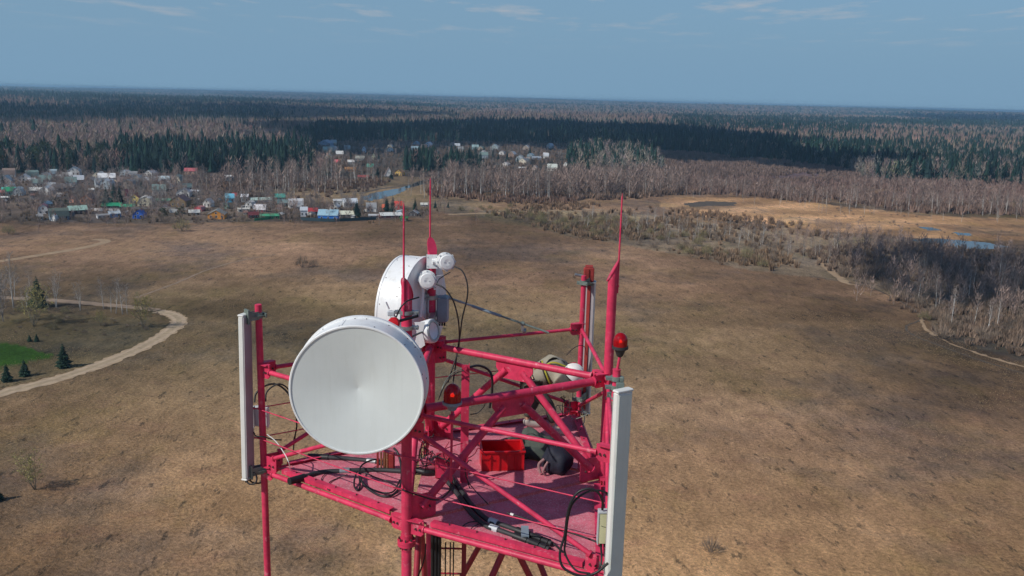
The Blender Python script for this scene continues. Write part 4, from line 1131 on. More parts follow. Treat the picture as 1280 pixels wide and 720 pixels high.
# ------------------------------------------------------------------ plants: templates as triangle soups
class Soup:
    def __init__(s): s.v, s.t, s.c = [], [], []

    def tri(s, a, b, c, colr):
        i = len(s.v); s.v += [a, b, c]; s.t.append((i, i + 1, i + 2)); s.c += [colr] * 3

    def blade(s, a, b, w, colr, g):
        a, b = np.array(a), np.array(b); d = b - a
        n = np.cross(d, g.normal(size=3)); n /= np.linalg.norm(n) + 1e-9
        s.tri(a - n * w / 2, a + n * w / 2, b, colr)

    def limb(s, pts, r0, r1, colr, n=5):
        P_ = [np.array(p, float) for p in pts]; k = len(P_); base = len(s.v)
        for i, p in enumerate(P_):
            d = unit(P_[min(i + 1, k - 1)] - P_[max(i - 1, 0)]); a = unit(np.cross(d, [1, .1, 0])); b = np.cross(d, a); r = r0 + (r1 - r0) * i / (k - 1)
            for j in range(n):
                q = 2 * math.pi * j / n; s.v.append(p + r * (math.cos(q) * a + math.sin(q) * b)); s.c.append(colr(i / (k - 1), j) if callable(colr) else colr)
        for i in range(k - 1):
            for j in range(n):
                a, b, c, d = base + i * n + j, base + i * n + (j + 1) % n, base + (i + 1) * n + (j + 1) % n, base + (i + 1) * n + j
                s.t += [(a, b, c), (a, c, d)]

    def arr(s): return np.array(s.v, np.float32), np.array(s.t, np.int32), np.array(s.c, np.float32)


WHT, TWIG, NEED = (.60, .57, .52), (.225, .176, .150), (.013, .032, .024)


def birch(seed, h=20., dens=1., stems=1, spread=1., twig=TWIG, bark=WHT, leaf=None, t0=.30, tw=.105, lean_=.10):
    g = np.random.default_rng(seed); tr, cr = Soup(), Soup()
    for st in range(stems):
        lean = g.normal(size=2) * (.03 + lean_ * (stems > 1)) * h; off = g.normal(size=2) * .25 * (stems > 1)
        hh = h * g.uniform(.8, 1) if st else h
        bend = g.normal(size=2) * .25
        pts = [np.array([off[0] + lean[0] * t ** (1.4 if stems < 4 else .8) + bend[0] * math.sin(3 * t), off[1] + lean[1] * t ** (1.4 if stems < 4 else .8) + bend[1] * math.sin(3 * t), hh * t * .93]) for t in np.linspace(0, 1, 8)]
        colr = lambda t, j: tuple(np.array(bark) * (g.uniform(.25, .5) if t < .05 or g.random() < .16 else g.uniform(.8, 1.1)) * (1 if t < .55 else 1 - .5 * (t - .55) / .45))
        tr.limb(pts, .0105 * h / stems ** .3, .02, colr, 5)
        nb = int(26 * dens / stems ** .5)
        for i in range(nb):
            t = t0 + (.96 - t0) * (i + g.random()) / nb; k = min(int(t * 7), 6); p = pts[k] + (pts[k + 1] - pts[k]) * (t * 7 - k)
            a = g.uniform(0, 6.28); ln = h * (.20 * (1.15 - t) + .05) * g.uniform(.7, 1.25) * spread
            d = np.array([math.cos(a), math.sin(a), g.uniform(.9, 1.7)]); d /= np.linalg.norm(d)
            m1 = p + d * ln * .55; e = p + d * ln + np.array([0, 0, -ln * .05])
            (tr if g.random() < .5 else cr).limb([p, m1, e], .0022 * h * (1.2 - t), .012, tuple(np.array(bark) * .55 + np.array(twig) * .35), 3)
            for q in range(int(11 * dens)):
                s_ = g.uniform(.25, 1); o = p + (e - p) * s_
                dd = d * .6 + g.normal(size=3) * .55; dd[2] = abs(dd[2]) * .8 + .15; dd /= np.linalg.norm(dd)
                l2 = h * .075 * g.uniform(.6, 1.4); c_ = tuple(np.array(twig) * g.uniform(.7, 1.35))
                e2 = o + dd * l2 + np.array([0, 0, -.12 * l2])
                cr.blade(o, e2, tw, c_, g)
                if leaf is not None:
                    for _ in range(1):
                        w = o + (e2 - o) * g.uniform(.3, 1) ; x = g.normal(size=3) * .17; y = g.normal(size=3) * .17; cr.tri(w, w + x, w + y, tuple(np.array(leaf) * g.uniform(.7, 1.3)))
    return tr, cr


def conifer(seed, h=20., w=.19, whorls=24, per=9, base=.08, colr=NEED):
    g = np.random.default_rng(seed); tr, cr = Soup(), Soup()
    tr.limb([(0, 0, 0), (0, 0, h * .5), (0, 0, h * .98)], .011 * h, .01, (.10, .07, .055), 5)
    for i in range(whorls):
        t = base + (1 - base) * (i / whorls) ** .92; z = h * t; rr = w * h * (1 - t) ** .85 * g.uniform(.7, 1.2) + .08
        n = max(4, int(per * (1.15 - .6 * t)))
        for j in range(n):
            a = 2 * math.pi * (j + g.random() * .7) / n + i; l = rr * g.uniform(.65, 1.18); d = np.array([math.cos(a), math.sin(a), 0]); s_ = np.array([-d[1], d[0], 0])
            tip = np.array([0, 0, z]) + d * l + np.array([0, 0, -l * g.uniform(.15, .5) + .1 * l]); o = np.array([0, 0, z + l * .16]); wd = l * .34 + .1
            m1 = (o + tip) * .5 + s_ * wd + np.array([0, 0, -l * .22]); m2 = (o + tip) * .5 - s_ * wd + np.array([0, 0, -l * .22])
            c_ = np.array(colr) * g.uniform(.7, 1.4); ridge = (o + tip) * .5 + np.array([0, 0, l * .04])
            cr.tri(o, m1, ridge, tuple(c_)); cr.tri(ridge, m1, tip, tuple(c_ * 1.1)); cr.tri(o, ridge, m2, tuple(c_)); cr.tri(ridge, tip, m2, tuple(c_ * 1.1))
    cr.blade((0, 0, h * .96), (0, 0, h * 1.02), .12, colr, g)
    return tr, cr


def pine(seed, h=20., colr=(.040, .058, .028)):
    g = np.random.default_rng(seed); tr, cr = Soup(), Soup()
    tr.limb([(0, 0, 0), (g.normal() * .3, g.normal() * .3, h * .5), (g.normal() * .3, g.normal() * .3, h * .95)], .012 * h, .05, lambda t, j: (.16, .10, .065) if t > .4 else (.13, .10, .08), 5)
    for i in range(30):
        t = .45 + .55 * g.random(); a = g.uniform(0, 6.28); l = h * .17 * (1.25 - t) * g.uniform(.5, 1.2) + .3; c = np.array([math.cos(a) * l, math.sin(a) * l, h * t])
        for q in range(12):
            p = c + g.normal(size=3) * np.array([.7, .7, .45]); x, y = g.normal(size=3) * .55, g.normal(size=3) * .55; cr.tri(p, p + x, p + y, tuple(np.array(colr) * g.uniform(.6, 1.5)))
    return tr, cr


def shrub(seed, h=3.5, r=2.2, n=190, colr=(.225, .172, .128), leaf=None, stemc=(.16, .125, .10)):
    g = np.random.default_rng(seed); tr, cr = Soup(), Soup()
    for i in range(9):
        a = g.uniform(0, 6.28); d = np.array([math.cos(a) * .45, math.sin(a) * .45, 1]) ; o = np.array([g.normal() * .3, g.normal() * .3, 0])
        tr.limb([o, o + d * h * .3, o + d * h * .62 + g.normal(size=3) * .15], .05, .015, stemc, 4)
    for i in range(n):
        a = g.uniform(0, 6.28); q = math.sqrt(g.random()) * r; z = h * (1 - (q / r) ** 2 * .55) * g.uniform(.35, 1.)
        o = np.array([math.cos(a) * q * .65, math.sin(a) * q * .65, z * .45]); e = np.array([math.cos(a) * q, math.sin(a) * q, z]) + g.normal(size=3) * .12
        cr.blade(o, e, .07, tuple(np.array(colr) * g.uniform(.65, 1.4)), g)
        if leaf is not None:
            for _ in range(3):
                w = o + (e - o) * g.uniform(.4, 1.05); x, y = g.normal(size=3) * .13, g.normal(size=3) * .13; cr.tri(w, w + x, w + y, tuple(np.array(leaf) * g.uniform(.7, 1.35)))
    return tr, cr


def soup_mesh(name, arrs):
    vs, ts, cs, o = [], [], [], 0
    for v, t, c in arrs:
        vs.append(v); ts.append(t + o); cs.append(c); o += len(v)
    V, T, C = np.concatenate(vs), np.concatenate(ts), np.concatenate(cs)
    me = bpy.data.meshes.new(name)
    me.vertices.add(len(V)); me.vertices.foreach_set('co', V.astype(np.float32).ravel())
    me.loops.add(T.size); me.loops.foreach_set('vertex_index', T.ravel().astype(np.int32))
    me.polygons.add(len(T)); me.polygons.foreach_set('loop_start', np.arange(0, T.size, 3, dtype=np.int32)); me.polygons.foreach_set('loop_total', np.full(len(T), 3, np.int32))
    me.update(calc_edges=True)
    ca = me.color_attributes.new('Col', 'FLOAT_COLOR', 'POINT'); ca.data.foreach_set('color', np.concatenate([C, np.ones((len(C), 1))], 1).astype(np.float32).ravel())
    me.materials.append(TREEM)
    return me


TPL = {}


def template(kind, seeds, fn):
    TPL[kind] = []
    for s in seeds:
        t, c = fn(s); ta, ca = t.arr(), c.arr()
        TPL[kind].append((soup_mesh(kind + '_trunk', [ta]), soup_mesh(kind + '_crown', [ca]), soup_mesh(kind, [ta, ca])))


template('birch_tree', range(6), lambda s: birch(100 + s, 20 + (s % 3)))
template('young_birch', range(3), lambda s: birch(140 + s, 13, 1.0, twig=(.27, .235, .21), tw=.06, spread=1.15, t0=.25))
template('forked_birch', range(2), lambda s: birch(160 + s, 14, 1.05, stems=3, spread=1.2, twig=(.28, .245, .215), tw=.065, t0=.25))
template('spruce_tree', range(5), lambda s: conifer(200 + s, 20, .17 + .02 * (s % 3)))
template('young_spruce', range(3), lambda s: conifer(230 + s, 6, .40, 16, 14, .03, (.014, .030, .017)))
template('pine_tree', range(3), lambda s: pine(260 + s, 20))
template('bare_shrub', range(5), lambda s: shrub(300 + s, 4.2, 2.6))
template('olive_shrub', range(3), lambda s: shrub(330 + s, 5.5, 3.6, 260, (.22, .185, .105), (.23, .20, .09)))
template('willow_tree', range(3), lambda s: birch(360 + s, 12, 1.25, stems=7, spread=1.9, twig=(.25, .215, .10), bark=(.22, .19, .14), leaf=(.27, .235, .085), t0=.14, tw=.06, lean_=.17))
template('grey_tree', range(3), lambda s: birch(380 + s, 13, 1.35, stems=3, spread=1.6, twig=(.30, .255, .23), bark=(.30, .26, .23), t0=.15))
COUNT = {}


def plant(kind, x, y, sc_, label, cat, group=None, parts=False, v=None, rz=None, sxy=1.):
    v = rnd.randrange(len(TPL[kind])) if v is None else v % len(TPL[kind]); rz = rnd.uniform(0, 6.28) if rz is None else rz
    COUNT[kind] = COUNT.get(kind, 0) + 1
    if parts:
        o = empty(kind, (x, y, 0), label, cat, group, rz)
        for k, n in ((0, 'trunk'), (1, 'crown')):
            c = bpy.data.objects.new(n, TPL[kind][v][k]); col.objects.link(c); c.parent = o
    else:
        o = bpy.data.objects.new(kind, TPL[kind][v][2]); col.objects.link(o); o.location = (x, y, 0); o.rotation_euler = (0, 0, rz); tag(o, label, cat, group)
    o.scale = (sc_ * sxy, sc_ * sxy, sc_)
    return o


USED = []


def scatter(poly, n, seed, mind=2.5):
    """n random ground points inside a photo-outlined area, kept mind metres apart."""
    W = np.array(gpoly(poly)); lo, hi = W.min(0), W.max(0); g = np.random.default_rng(seed); out = []; tries = 0
    while len(out) < n and tries < n * 60:
        tries += 1; p = g.uniform(lo, hi)
        if not inpoly([p[0]], [p[1]], [tuple(w) for w in W])[0]: continue
        if any((p[0] - q[0]) ** 2 + (p[1] - q[1]) ** 2 < mind ** 2 for q in out): continue
        out.append(p)
    return out


def atpx(kind, x, y, hpx, base_h, *a, **k):
    p = G(x, y); d = math.hypot(*p); s = hpx * d / FPX / base_h
    return plant(kind, p[0], p[1], s, *a, **k)


# nearest trees, left side
for x, y, hp, kd, lab in (
        (17, 385, 66, 'young_birch', 'tall slim bare birch nearest the left edge of the frame'),
        (18.5, 372, 40, 'young_birch', 'slim pale birch just behind the tallest left edge birch'),
        (70, 384, 44, 'forked_birch', 'forked white birch left of the yellow green willow'),
        (100, 388, 38, 'forked_birch', 'three stemmed bare white birch standing alone by the grey track'),
        (3, 402, 60, 'grey_tree', 'bare grey tree cut by the left edge of the frame'),
        (61, 388, 31, 'young_birch', 'thin birch trunk just right of the dark spruce above the willow'),
        (71, 385, 36, 'young_birch', 'straight thin birch right of the willow'),
        (40, 372, 32, 'young_birch', 'short pale birch behind the willow'),
        (129.5, 386, 40, 'young_birch', 'straight white birch at the left end of the row by the track'),
        (139, 391, 34, 'young_birch', 'short birch third in the row by the track'),
        (145, 392, 44, 'young_birch', 'tallest birch in the middle of the row by the track'),
        (153, 393, 46, 'young_birch', 'leaning birch toward the right end of the row by the track'),
        (159, 393, 38, 'young_birch', 'rightmost birch in the row by the track')):
    atpx(kd, x, y, hp, {'young_birch': 13, 'forked_birch': 14, 'grey_tree': 13}[kd], lab, 'birch' if 'birch' in kd else 'tree', None, True)
for x, y, hp, lab in ((43, 408, 50, 'broad yellow green willow tree in front of the dark spruce'), (179, 409, 44, 'round olive willow tree beside the bend of the sandy road'), (44, 612, 50, 'pale olive willow tree alone in the lower left field'), (126, 407, 20, 'small olive willow bush in the grass below the birch row')):
    atpx('willow_tree', x, y, hp, 12, lab, 'willow', None, True)
for x, y, hp, lab in ((48, 384, 36, 'dark spruce standing behind the yellow green willow'), (80, 459, 29, 'dark bushy spruce between the lawn and the road'), (31, 470, 21, 'second largest dark spruce on the lawn edge, left of the bushy one'),
                      (9, 477, 22, 'dark young spruce nearest the left frame edge on the lawn'), (37, 427, 9, 'tiny spruce at the upper edge of the lawn, left of its twin'), (46, 427, 10, 'tiny pale spruce at the upper edge of the lawn, right of its twin'), (-4, 626, 24, 'dark spruce cut by the left frame edge in the lower field')):
    atpx('young_spruce', x, y, hp, 6, lab, 'spruce', None, True)
for x, y, hp, kd, lab in ((378, 334, 22, 'bare_shrub', 'rounded bare bush alone in the field left of the rear dish'), (392, 333, 14, 'bare_shrub', 'low bare bush touching the right side of the lone field bush'), (11, 293, 14, 'olive_shrub', 'grey olive bush at the left frame edge below the village'), (227, 289, 19, 'olive_shrub', 'large rounded olive bush at the field edge below the village'),
                          (888, 690, 30, 'bare_shrub', 'low dry thicket in the lower right field'), (1155, 400, 14, 'olive_shrub', 'yellowish bush at the bend of the field edge'), (1177, 424, 26, 'bare_shrub', 'round bare bush where the field edge turns toward the right wood')):
    atpx(kd, x, y, hp, 4.2 if kd == 'bare_shrub' else 5.5, lab, 'bush', None, True)


LATE = []


def stand(kind, poly, n, seed, hm, base_h, label, cat, group, mind=3.):
    for p in scatter(poly, n, seed, mind):
        plant(kind, p[0], p[1], hm / base_h * rnd.uniform(.72, 1.18), label, cat, group)


stand('birch_tree', [(535, 240), (560, 236), (640, 241), (715, 246), (715, 254), (640, 250), (560, 246)], 55, 1, 23, 21, 'bare white trunked birch in the dense belt behind the middle rod tips', 'birch', 'birches of the middle belt', 4)
stand('birch_tree', [(715, 240), (780, 238), (845, 235), (845, 243), (780, 248), (715, 251)], 26, 31, 18, 21, 'bare birch in the belt between the middle belt and the marsh', 'birch', 'birches linking the middle belt and the marsh', 4)
stand('birch_tree', [(275, 228), (330, 224), (395, 226), (400, 246), (340, 247), (285, 240)], 38, 2, 22, 21, 'bare birch in the tall grove behind the left village', 'birch', 'birches of the grove behind the village', 5)
stand('birch_tree', [(395, 224), (470, 221), (480, 230), (440, 236), (400, 246)], 24, 3, 20, 21, 'bare birch on the meadow left of the village pond', 'birch', 'birches left of the village pond', 4)
stand('birch_tree', [(500, 240), (560, 236), (545, 250), (510, 250)], 10, 4, 17, 21, 'bare birch on the rough ground right of the village pond', 'birch', 'birches right of the village pond', 5)
stand('birch_tree', [(205, 225), (265, 226), (262, 246), (215, 244)], 18, 5, 16, 21, 'reddish bare birch in the small copse inside the left village', 'birch', 'birches of the village copse', 4)
stand('birch_tree', [(835, 237), (940, 239), (1050, 252), (1050, 259), (940, 247), (835, 244)], 28, 6, 14.5, 21, 'bare birch in the belt beyond the left half of the tan marsh', 'birch', 'birches beyond the left marsh', 4)
stand('birch_tree', [(1050, 252), (1150, 258), (1290, 264), (1290, 272), (1150, 268), (1060, 262)], 36, 7, 16, 21, 'bare birch in the belt beyond the right half of the tan marsh', 'birch', 'birches beyond the right marsh', 4)
stand('birch_tree', [(1120, 330), (1290, 335), (1290, 440), (1200, 420), (1170, 395), (1120, 360)], 42, 8, 12, 21, 'bare birch in the dark wood at the right frame edge below the ponds', 'birch', 'birches of the right edge wood', 3.5)
stand('young_birch', [(700, 272), (830, 276), (960, 300), (1090, 316), (1080, 335), (960, 322), (840, 306), (740, 294)], 60, 9, 10, 13, 'small bare birch in the shrub belt between field and marsh', 'birch', 'small birches of the shrub belt', 5)
SHR = 'bare grey brown bush in the shrub belt between field and marsh'
stand('bare_shrub', [(610, 268), (760, 270), (880, 284), (980, 296), (985, 338), (900, 326), (820, 311), (720, 296)], 130, 10, 4.6, 4.2, SHR, 'bush', 'bushes of the shrub belt', 4)
stand('olive_shrub', [(640, 272), (760, 272), (900, 300), (975, 325), (960, 336), (820, 311), (700, 293)], 40, 11, 5.2, 5.5, 'olive tinted bush in the shrub belt between field and marsh', 'bush', 'olive bushes of the shrub belt', 6)
stand('bare_shrub', [(1045, 345), (1080, 330), (1180, 340), (1290, 360), (1290, 448), (1190, 424), (1145, 380)], 120, 12, 4.8, 4.2, 'bare bush under the birches of the right edge wood', 'bush', 'bushes of the right edge wood', 3.2)
stand('olive_shrub', [(560, 262), (640, 258), (700, 266), (690, 280), (600, 272)], 22, 13, 4, 5.5, 'olive bush by the pale track right of the village', 'bush', 'olive bushes right of the village', 6)
stand('bare_shrub', [(1035, 258), (1150, 270), (1185, 281), (1110, 283), (1050, 272)], 26, 25, 2.0, 4.2, 'low grey bush standing out in the tan marsh', 'bush', 'bushes in the tan marsh', 4)
stand('bare_shrub', [(850, 262), (1000, 266), (1290, 290), (1290, 302), (1100, 290), (930, 276)], 40, 26, 1.6, 4.2, 'small grey tuft of brush along the near side of the tan marsh', 'bush', 'brush tufts of the near marsh side', 4)
stand('spruce_tree', [(165, 212), (250, 208), (330, 208), (388, 208), (388, 216), (250, 217), (165, 217)], 78, 14, 22, 20, 'tall dark spruce in the solid block behind the left village', 'spruce', 'spruces of the block behind the left village', 4)
stand('spruce_tree', [(502, 208), (540, 206), (600, 206), (605, 214), (540, 216), (505, 214)], 46, 15, 21, 20, 'green spruce in the sunlit block right of the upper village', 'spruce', 'spruces of the sunlit middle block', 4)
stand('spruce_tree', [(1085, 212), (1200, 214), (1290, 218), (1290, 226), (1180, 222), (1090, 220)], 54, 16, 22, 20, 'dark spruce in the mixed wood far right beyond the birch belt', 'spruce', 'spruces of the far right wood', 5)
stand('spruce_tree', [(725, 208), (830, 208), (835, 222), (740, 224)], 20, 17, 22, 20, 'dark spruce among the birches of the rounded copse', 'spruce', 'spruces of the rounded copse', 6)
stand('birch_tree', [(715, 210), (830, 208), (838, 224), (790, 232), (720, 228)], 18, 18, 24, 21, 'bare birch of the rounded copse beyond the middle belt', 'birch', 'birches of the rounded copse', 4)
stand('pine_tree', [(0, 206), (110, 205), (160, 208), (150, 216), (0, 217)], 36, 19, 20, 20, 'bluish pine at the wood edge above the far left houses', 'pine', 'pines above the far left houses', 5)
stand('bare_shrub', [(-20, 378), (60, 380), (190, 386), (205, 396), (175, 418), (110, 432), (-20, 420)], 34, 27, 1.5, 4.2, 'small bare bush in the rough grass inside the bend of the sandy road', 'bush', 'bushes inside the road bend', 3)
stand('olive_shrub', [(-20, 384), (40, 386), (110, 392), (100, 412), (-20, 412)], 10, 28, 2.4, 5.5, 'small olive bush in the grass around the yellow green willow', 'bush', 'olive bushes round the willow', 4)
stand('young_birch', [(-20, 372), (30, 372), (40, 388), (-20, 396)], 9, 29, 8, 13, 'thin bare sapling by the left frame edge near the tall slim birch', 'birch', 'saplings at the left edge', 3)
stand('young_birch', [(830, 246), (960, 250), (1060, 264), (1290, 276), (1290, 284), (1060, 272), (950, 258)], 26, 30, 8, 13, 'small birch standing loose in front of the far belt on the tan marsh', 'birch', 'loose birches on the marsh', 6)
# trees among the gardens
stand('grey_tree', [(-10, 226), (130, 224), (200, 230), (260, 250), (240, 272), (120, 268), (-10, 268)], 110, 20, 10, 13, 'bare grey garden tree among the left village houses', 'tree', 'bare garden trees of the left village', 5)
stand('grey_tree', [(265, 246), (330, 246), (400, 252), (500, 258), (500, 268), (380, 266), (270, 268)], 46, 21, 9, 13, 'bare grey garden tree among the central village houses', 'tree', 'bare garden trees of the central village', 5)
stand('grey_tree', [(390, 182), (520, 184), (640, 186), (715, 190), (705, 212), (620, 214), (480, 216), (395, 208)], 80, 22, 9, 13, 'bare tree among the scattered houses of the upper village', 'tree', 'bare trees of the upper village', 8)
stand('spruce_tree', [(395, 184), (520, 186), (640, 188), (715, 190), (700, 208), (520, 206), (440, 214)], 26, 23, 11, 20, 'dark spruce between the scattered houses of the upper village', 'spruce', 'spruces of the upper village', 7)
for x, y, hp, lab in ((143, 254, 26, 'broad dark spruce left of the dark red village house'), (150, 255, 22, 'dark spruce right behind the long green roof'), (133, 252, 18, 'small dark spruce behind the left green roof'), (177, 242, 16, 'dark spruce above the cream house'), (4, 235, 17, 'dark spruce at the left frame edge in the village'),
                      (483.5, 264, 19, 'dark spruce pair, left tree, before the orange roofed house'), (491, 265, 22, 'dark spruce pair, right tree, before the red house'), (446, 272, 24, 'yellowish green spruce beside the long white roof'), (519, 263, 17, 'dark spruce right of the front rod tip'), (544, 260, 11, 'small spruce left of the middle rod'), (560, 260, 9, 'small spruce right of the middle rod'),
                      (472, 222, 16, 'dark garden spruce left of the white pointed house'), (489, 224, 12, 'dark garden spruce below the white pointed house'), (466, 221, 15, 'dark garden spruce beside the teal roof'), (246, 258, 16, 'green spruce left of the white gabled house')):
    atpx('spruce_tree', x, y, hp, 20, lab, 'spruce', sxy=1.5)
for x, y, hp, lab in ((71, 265, 16, 'dark green garden pine left of the long pale roof'), (82, 263, 12, 'dark green garden pine touching the long pale roof'), (205, 278, 17, 'large dark green pine bush left of the field edge gardens'), (226, 275, 16, 'dark green pine bush right of its larger neighbour'), (131, 262, 10, 'yellow green garden pine before the green roofs')):
    atpx('pine_tree', x, y, hp, 20, lab, 'pine', sxy=1.9)
stand('bare_shrub', [(-10, 274), (60, 276), (110, 274), (240, 274), (300, 276), (350, 272), (360, 276), (240, 280), (-10, 281)], 36, 24, 4.5, 4.2, 'bare bush along the village edge of the field', 'bush', 'bushes along the village edge', 5)

# ------------------------------------------------------------------ forest masses
def lo_birch(seed):
    g = np.random.default_rng(seed); s = Soup(); h = 1.
    for a in (0, 1.57):
        d = np.array([math.cos(a), math.sin(a), 0]) * .009; s.tri(-d, d, np.array([0, 0, .75]), (.21, .18, .155))
    for i in range(44):
        a = g.uniform(0, 6.28); z = g.uniform(.22, .82); l = g.uniform(.10, .22); q = g.uniform(.02, .15) * (1.2 - z)
        o = np.array([math.cos(a) * q, math.sin(a) * q, z]); e = np.array([math.cos(a) * (q + l * .45), math.sin(a) * (q + l * .45), min(1, z + l)])
        s.blade(o, e, .020, tuple(np.array(TWIG) * g.uniform(.75, 1.25)), g)
    return s.arr()


def lo_con(seed, n=7, k=4):
    g = np.random.default_rng(seed); s = Soup()
    for i in range(k):
        z0, z1 = .06 + .88 * i / k, min(1., .06 + .88 * (i + 1.75) / k); r = .165 * (1 - i / k) ** .85 + .015
        for j in range(n):
            a0 = 2 * math.pi * (j + g.uniform(-.2, .2)) / n + i; a1 = a0 + 2 * math.pi / n * 1.0; r0 = r * g.uniform(.7, 1.2); zz = z0 + g.uniform(-.05, .03)
            c_ = np.array(NEED) * g.uniform(.75, 1.3)
            s.tri((math.cos(a0) * r0, math.sin(a0) * r0, zz), (math.cos(a1) * r0 * .85, math.sin(a1) * r0 * .85, zz + .03), (0, 0, z1), tuple(c_))
    return s.arr()


def lo_tuft(seed, n=17):
    g = np.random.default_rng(seed); s = Soup()
    for i in range(n):
        a = g.uniform(0, 6.28); e = np.array([math.cos(a) * .42 * g.random(), math.sin(a) * .42 * g.random(), g.uniform(.6, 1.)]); s.blade((e[0] * .4, e[1] * .4, .0), e, .155, tuple(np.array((.275, .215, .165)) * g.uniform(.7, 1.3)), g)
    return s.arr()


LOB = [lo_birch(s) for s in range(5)]; LOC = [lo_con(s) for s in range(5)]; LOC2 = [lo_con(s + 20, 5, 2) for s in range(4)]; LOT = [lo_tuft(s) for s in range(4)]


def vnoise(x, y, s, seed):
    g = np.random.default_rng(seed); r = 0
    for i in range(6):
        k = g.normal(size=2); k *= (1.5 ** (i % 3)) / (np.linalg.norm(k) * s); r = r + np.sin(x * k[0] + y * k[1] + g.uniform(0, 6.28)) / 1.25 ** (i % 3)
    return r / 3.2


def tile(tpls, X, Y, hgt_, wid, tint, seed):
    """Copies of low templates merged into one soup."""
    g = np.random.default_rng(seed); out = []
    pick = g.integers(0, len(tpls), len(X)); ang = g.uniform(0, 6.28, len(X))
    Z = gz(X, Y)
    for k, (v, t, c) in enumerate(tpls):
        m = pick == k; n = m.sum()
        if n == 0: continue
        ca, sa = np.cos(ang[m])[:, None], np.sin(ang[m])[:, None]; w = (hgt_[m] * wid[m])[:, None]
        vx = (v[None, :, 0] * ca - v[None, :, 1] * sa) * w + X[m][:, None]; vy = (v[None, :, 0] * sa + v[None, :, 1] * ca) * w + Y[m][:, None]; vz = v[None, :, 2] * hgt_[m][:, None] + Z[m][:, None] - .05
        V = np.stack([vx, vy, vz], -1).reshape(-1, 3); T = (t[None] + (np.arange(n) * len(v))[:, None, None]).reshape(-1, 3); C = (c[None] * tint[m][:, None, :]).reshape(-1, 3)
        out.append((V.astype(np.float32), T.astype(np.int32), np.clip(C, 0, 1).astype(np.float32)))
    return out


CON_POLY = [
    ([(-60, 159), (200, 157), (400, 158), (395, 190), (240, 192), (160, 198), (-60, 198)], .06),
    ([(340, 136), (700, 140), (840, 146), (840, 158), (640, 157), (420, 160), (340, 150)], .08),
    ([(365, 170), (450, 163), (520, 160), (640, 159), (720, 160), (840, 164), (960, 178), (1040, 192), (1085, 207), (1080, 214), (1000, 206), (900, 194), (830, 190), (720, 190), (640, 189), (540, 190), (380, 190)], .93),
    ([(-40, 200), (150, 201), (150, 218), (-40, 218)], .45), ([(150, 194), (240, 196), (388, 193), (388, 218), (150, 218)], .9),
    ([(500, 186), (610, 190), (610, 216), (500, 216)], .85),
    ([(1085, 190), (1180, 184), (1290, 186), (1290, 228), (1090, 224)], .62),
    ([(710, 195), (835, 195), (835, 222), (720, 224)], .40),
    ([(-60, 141), (100, 138), (330, 139), (340, 152), (180, 158), (-60, 159)], .62),
    ([(840, 150), (1000, 153), (1110, 166), (1060, 176), (960, 170), (840, 163)], .7),
    ([(1150, 148), (1290, 150), (1290, 158), (1180, 157)], .85),
]
OPEN_POLY = [[(-80, 217), (160, 216), (400, 215), (400, 234), (-80, 238)], [(690, 226), (850, 226), (850, 246), (690, 250)], [(500, 213), (720, 213), (715, 244), (520, 238)], [(800, 214), (960, 222), (1060, 224), (1290, 229), (1290, 264), (1060, 252), (960, 242), (830, 242)],POLY['uppervillage'], POLY['brushplain'], POLY['meadow'], POLY['village']]
CLEAR = [(-420, 240), (215, 222), (280, 226), (400, 222), (500, 220), (560, 232), (640, 238), (720, 232), (800, 228), (840, 233), (960, 236), (1060, 250), (1290, 262), (1700, 290), (1700, 1200), (-420, 1200)]


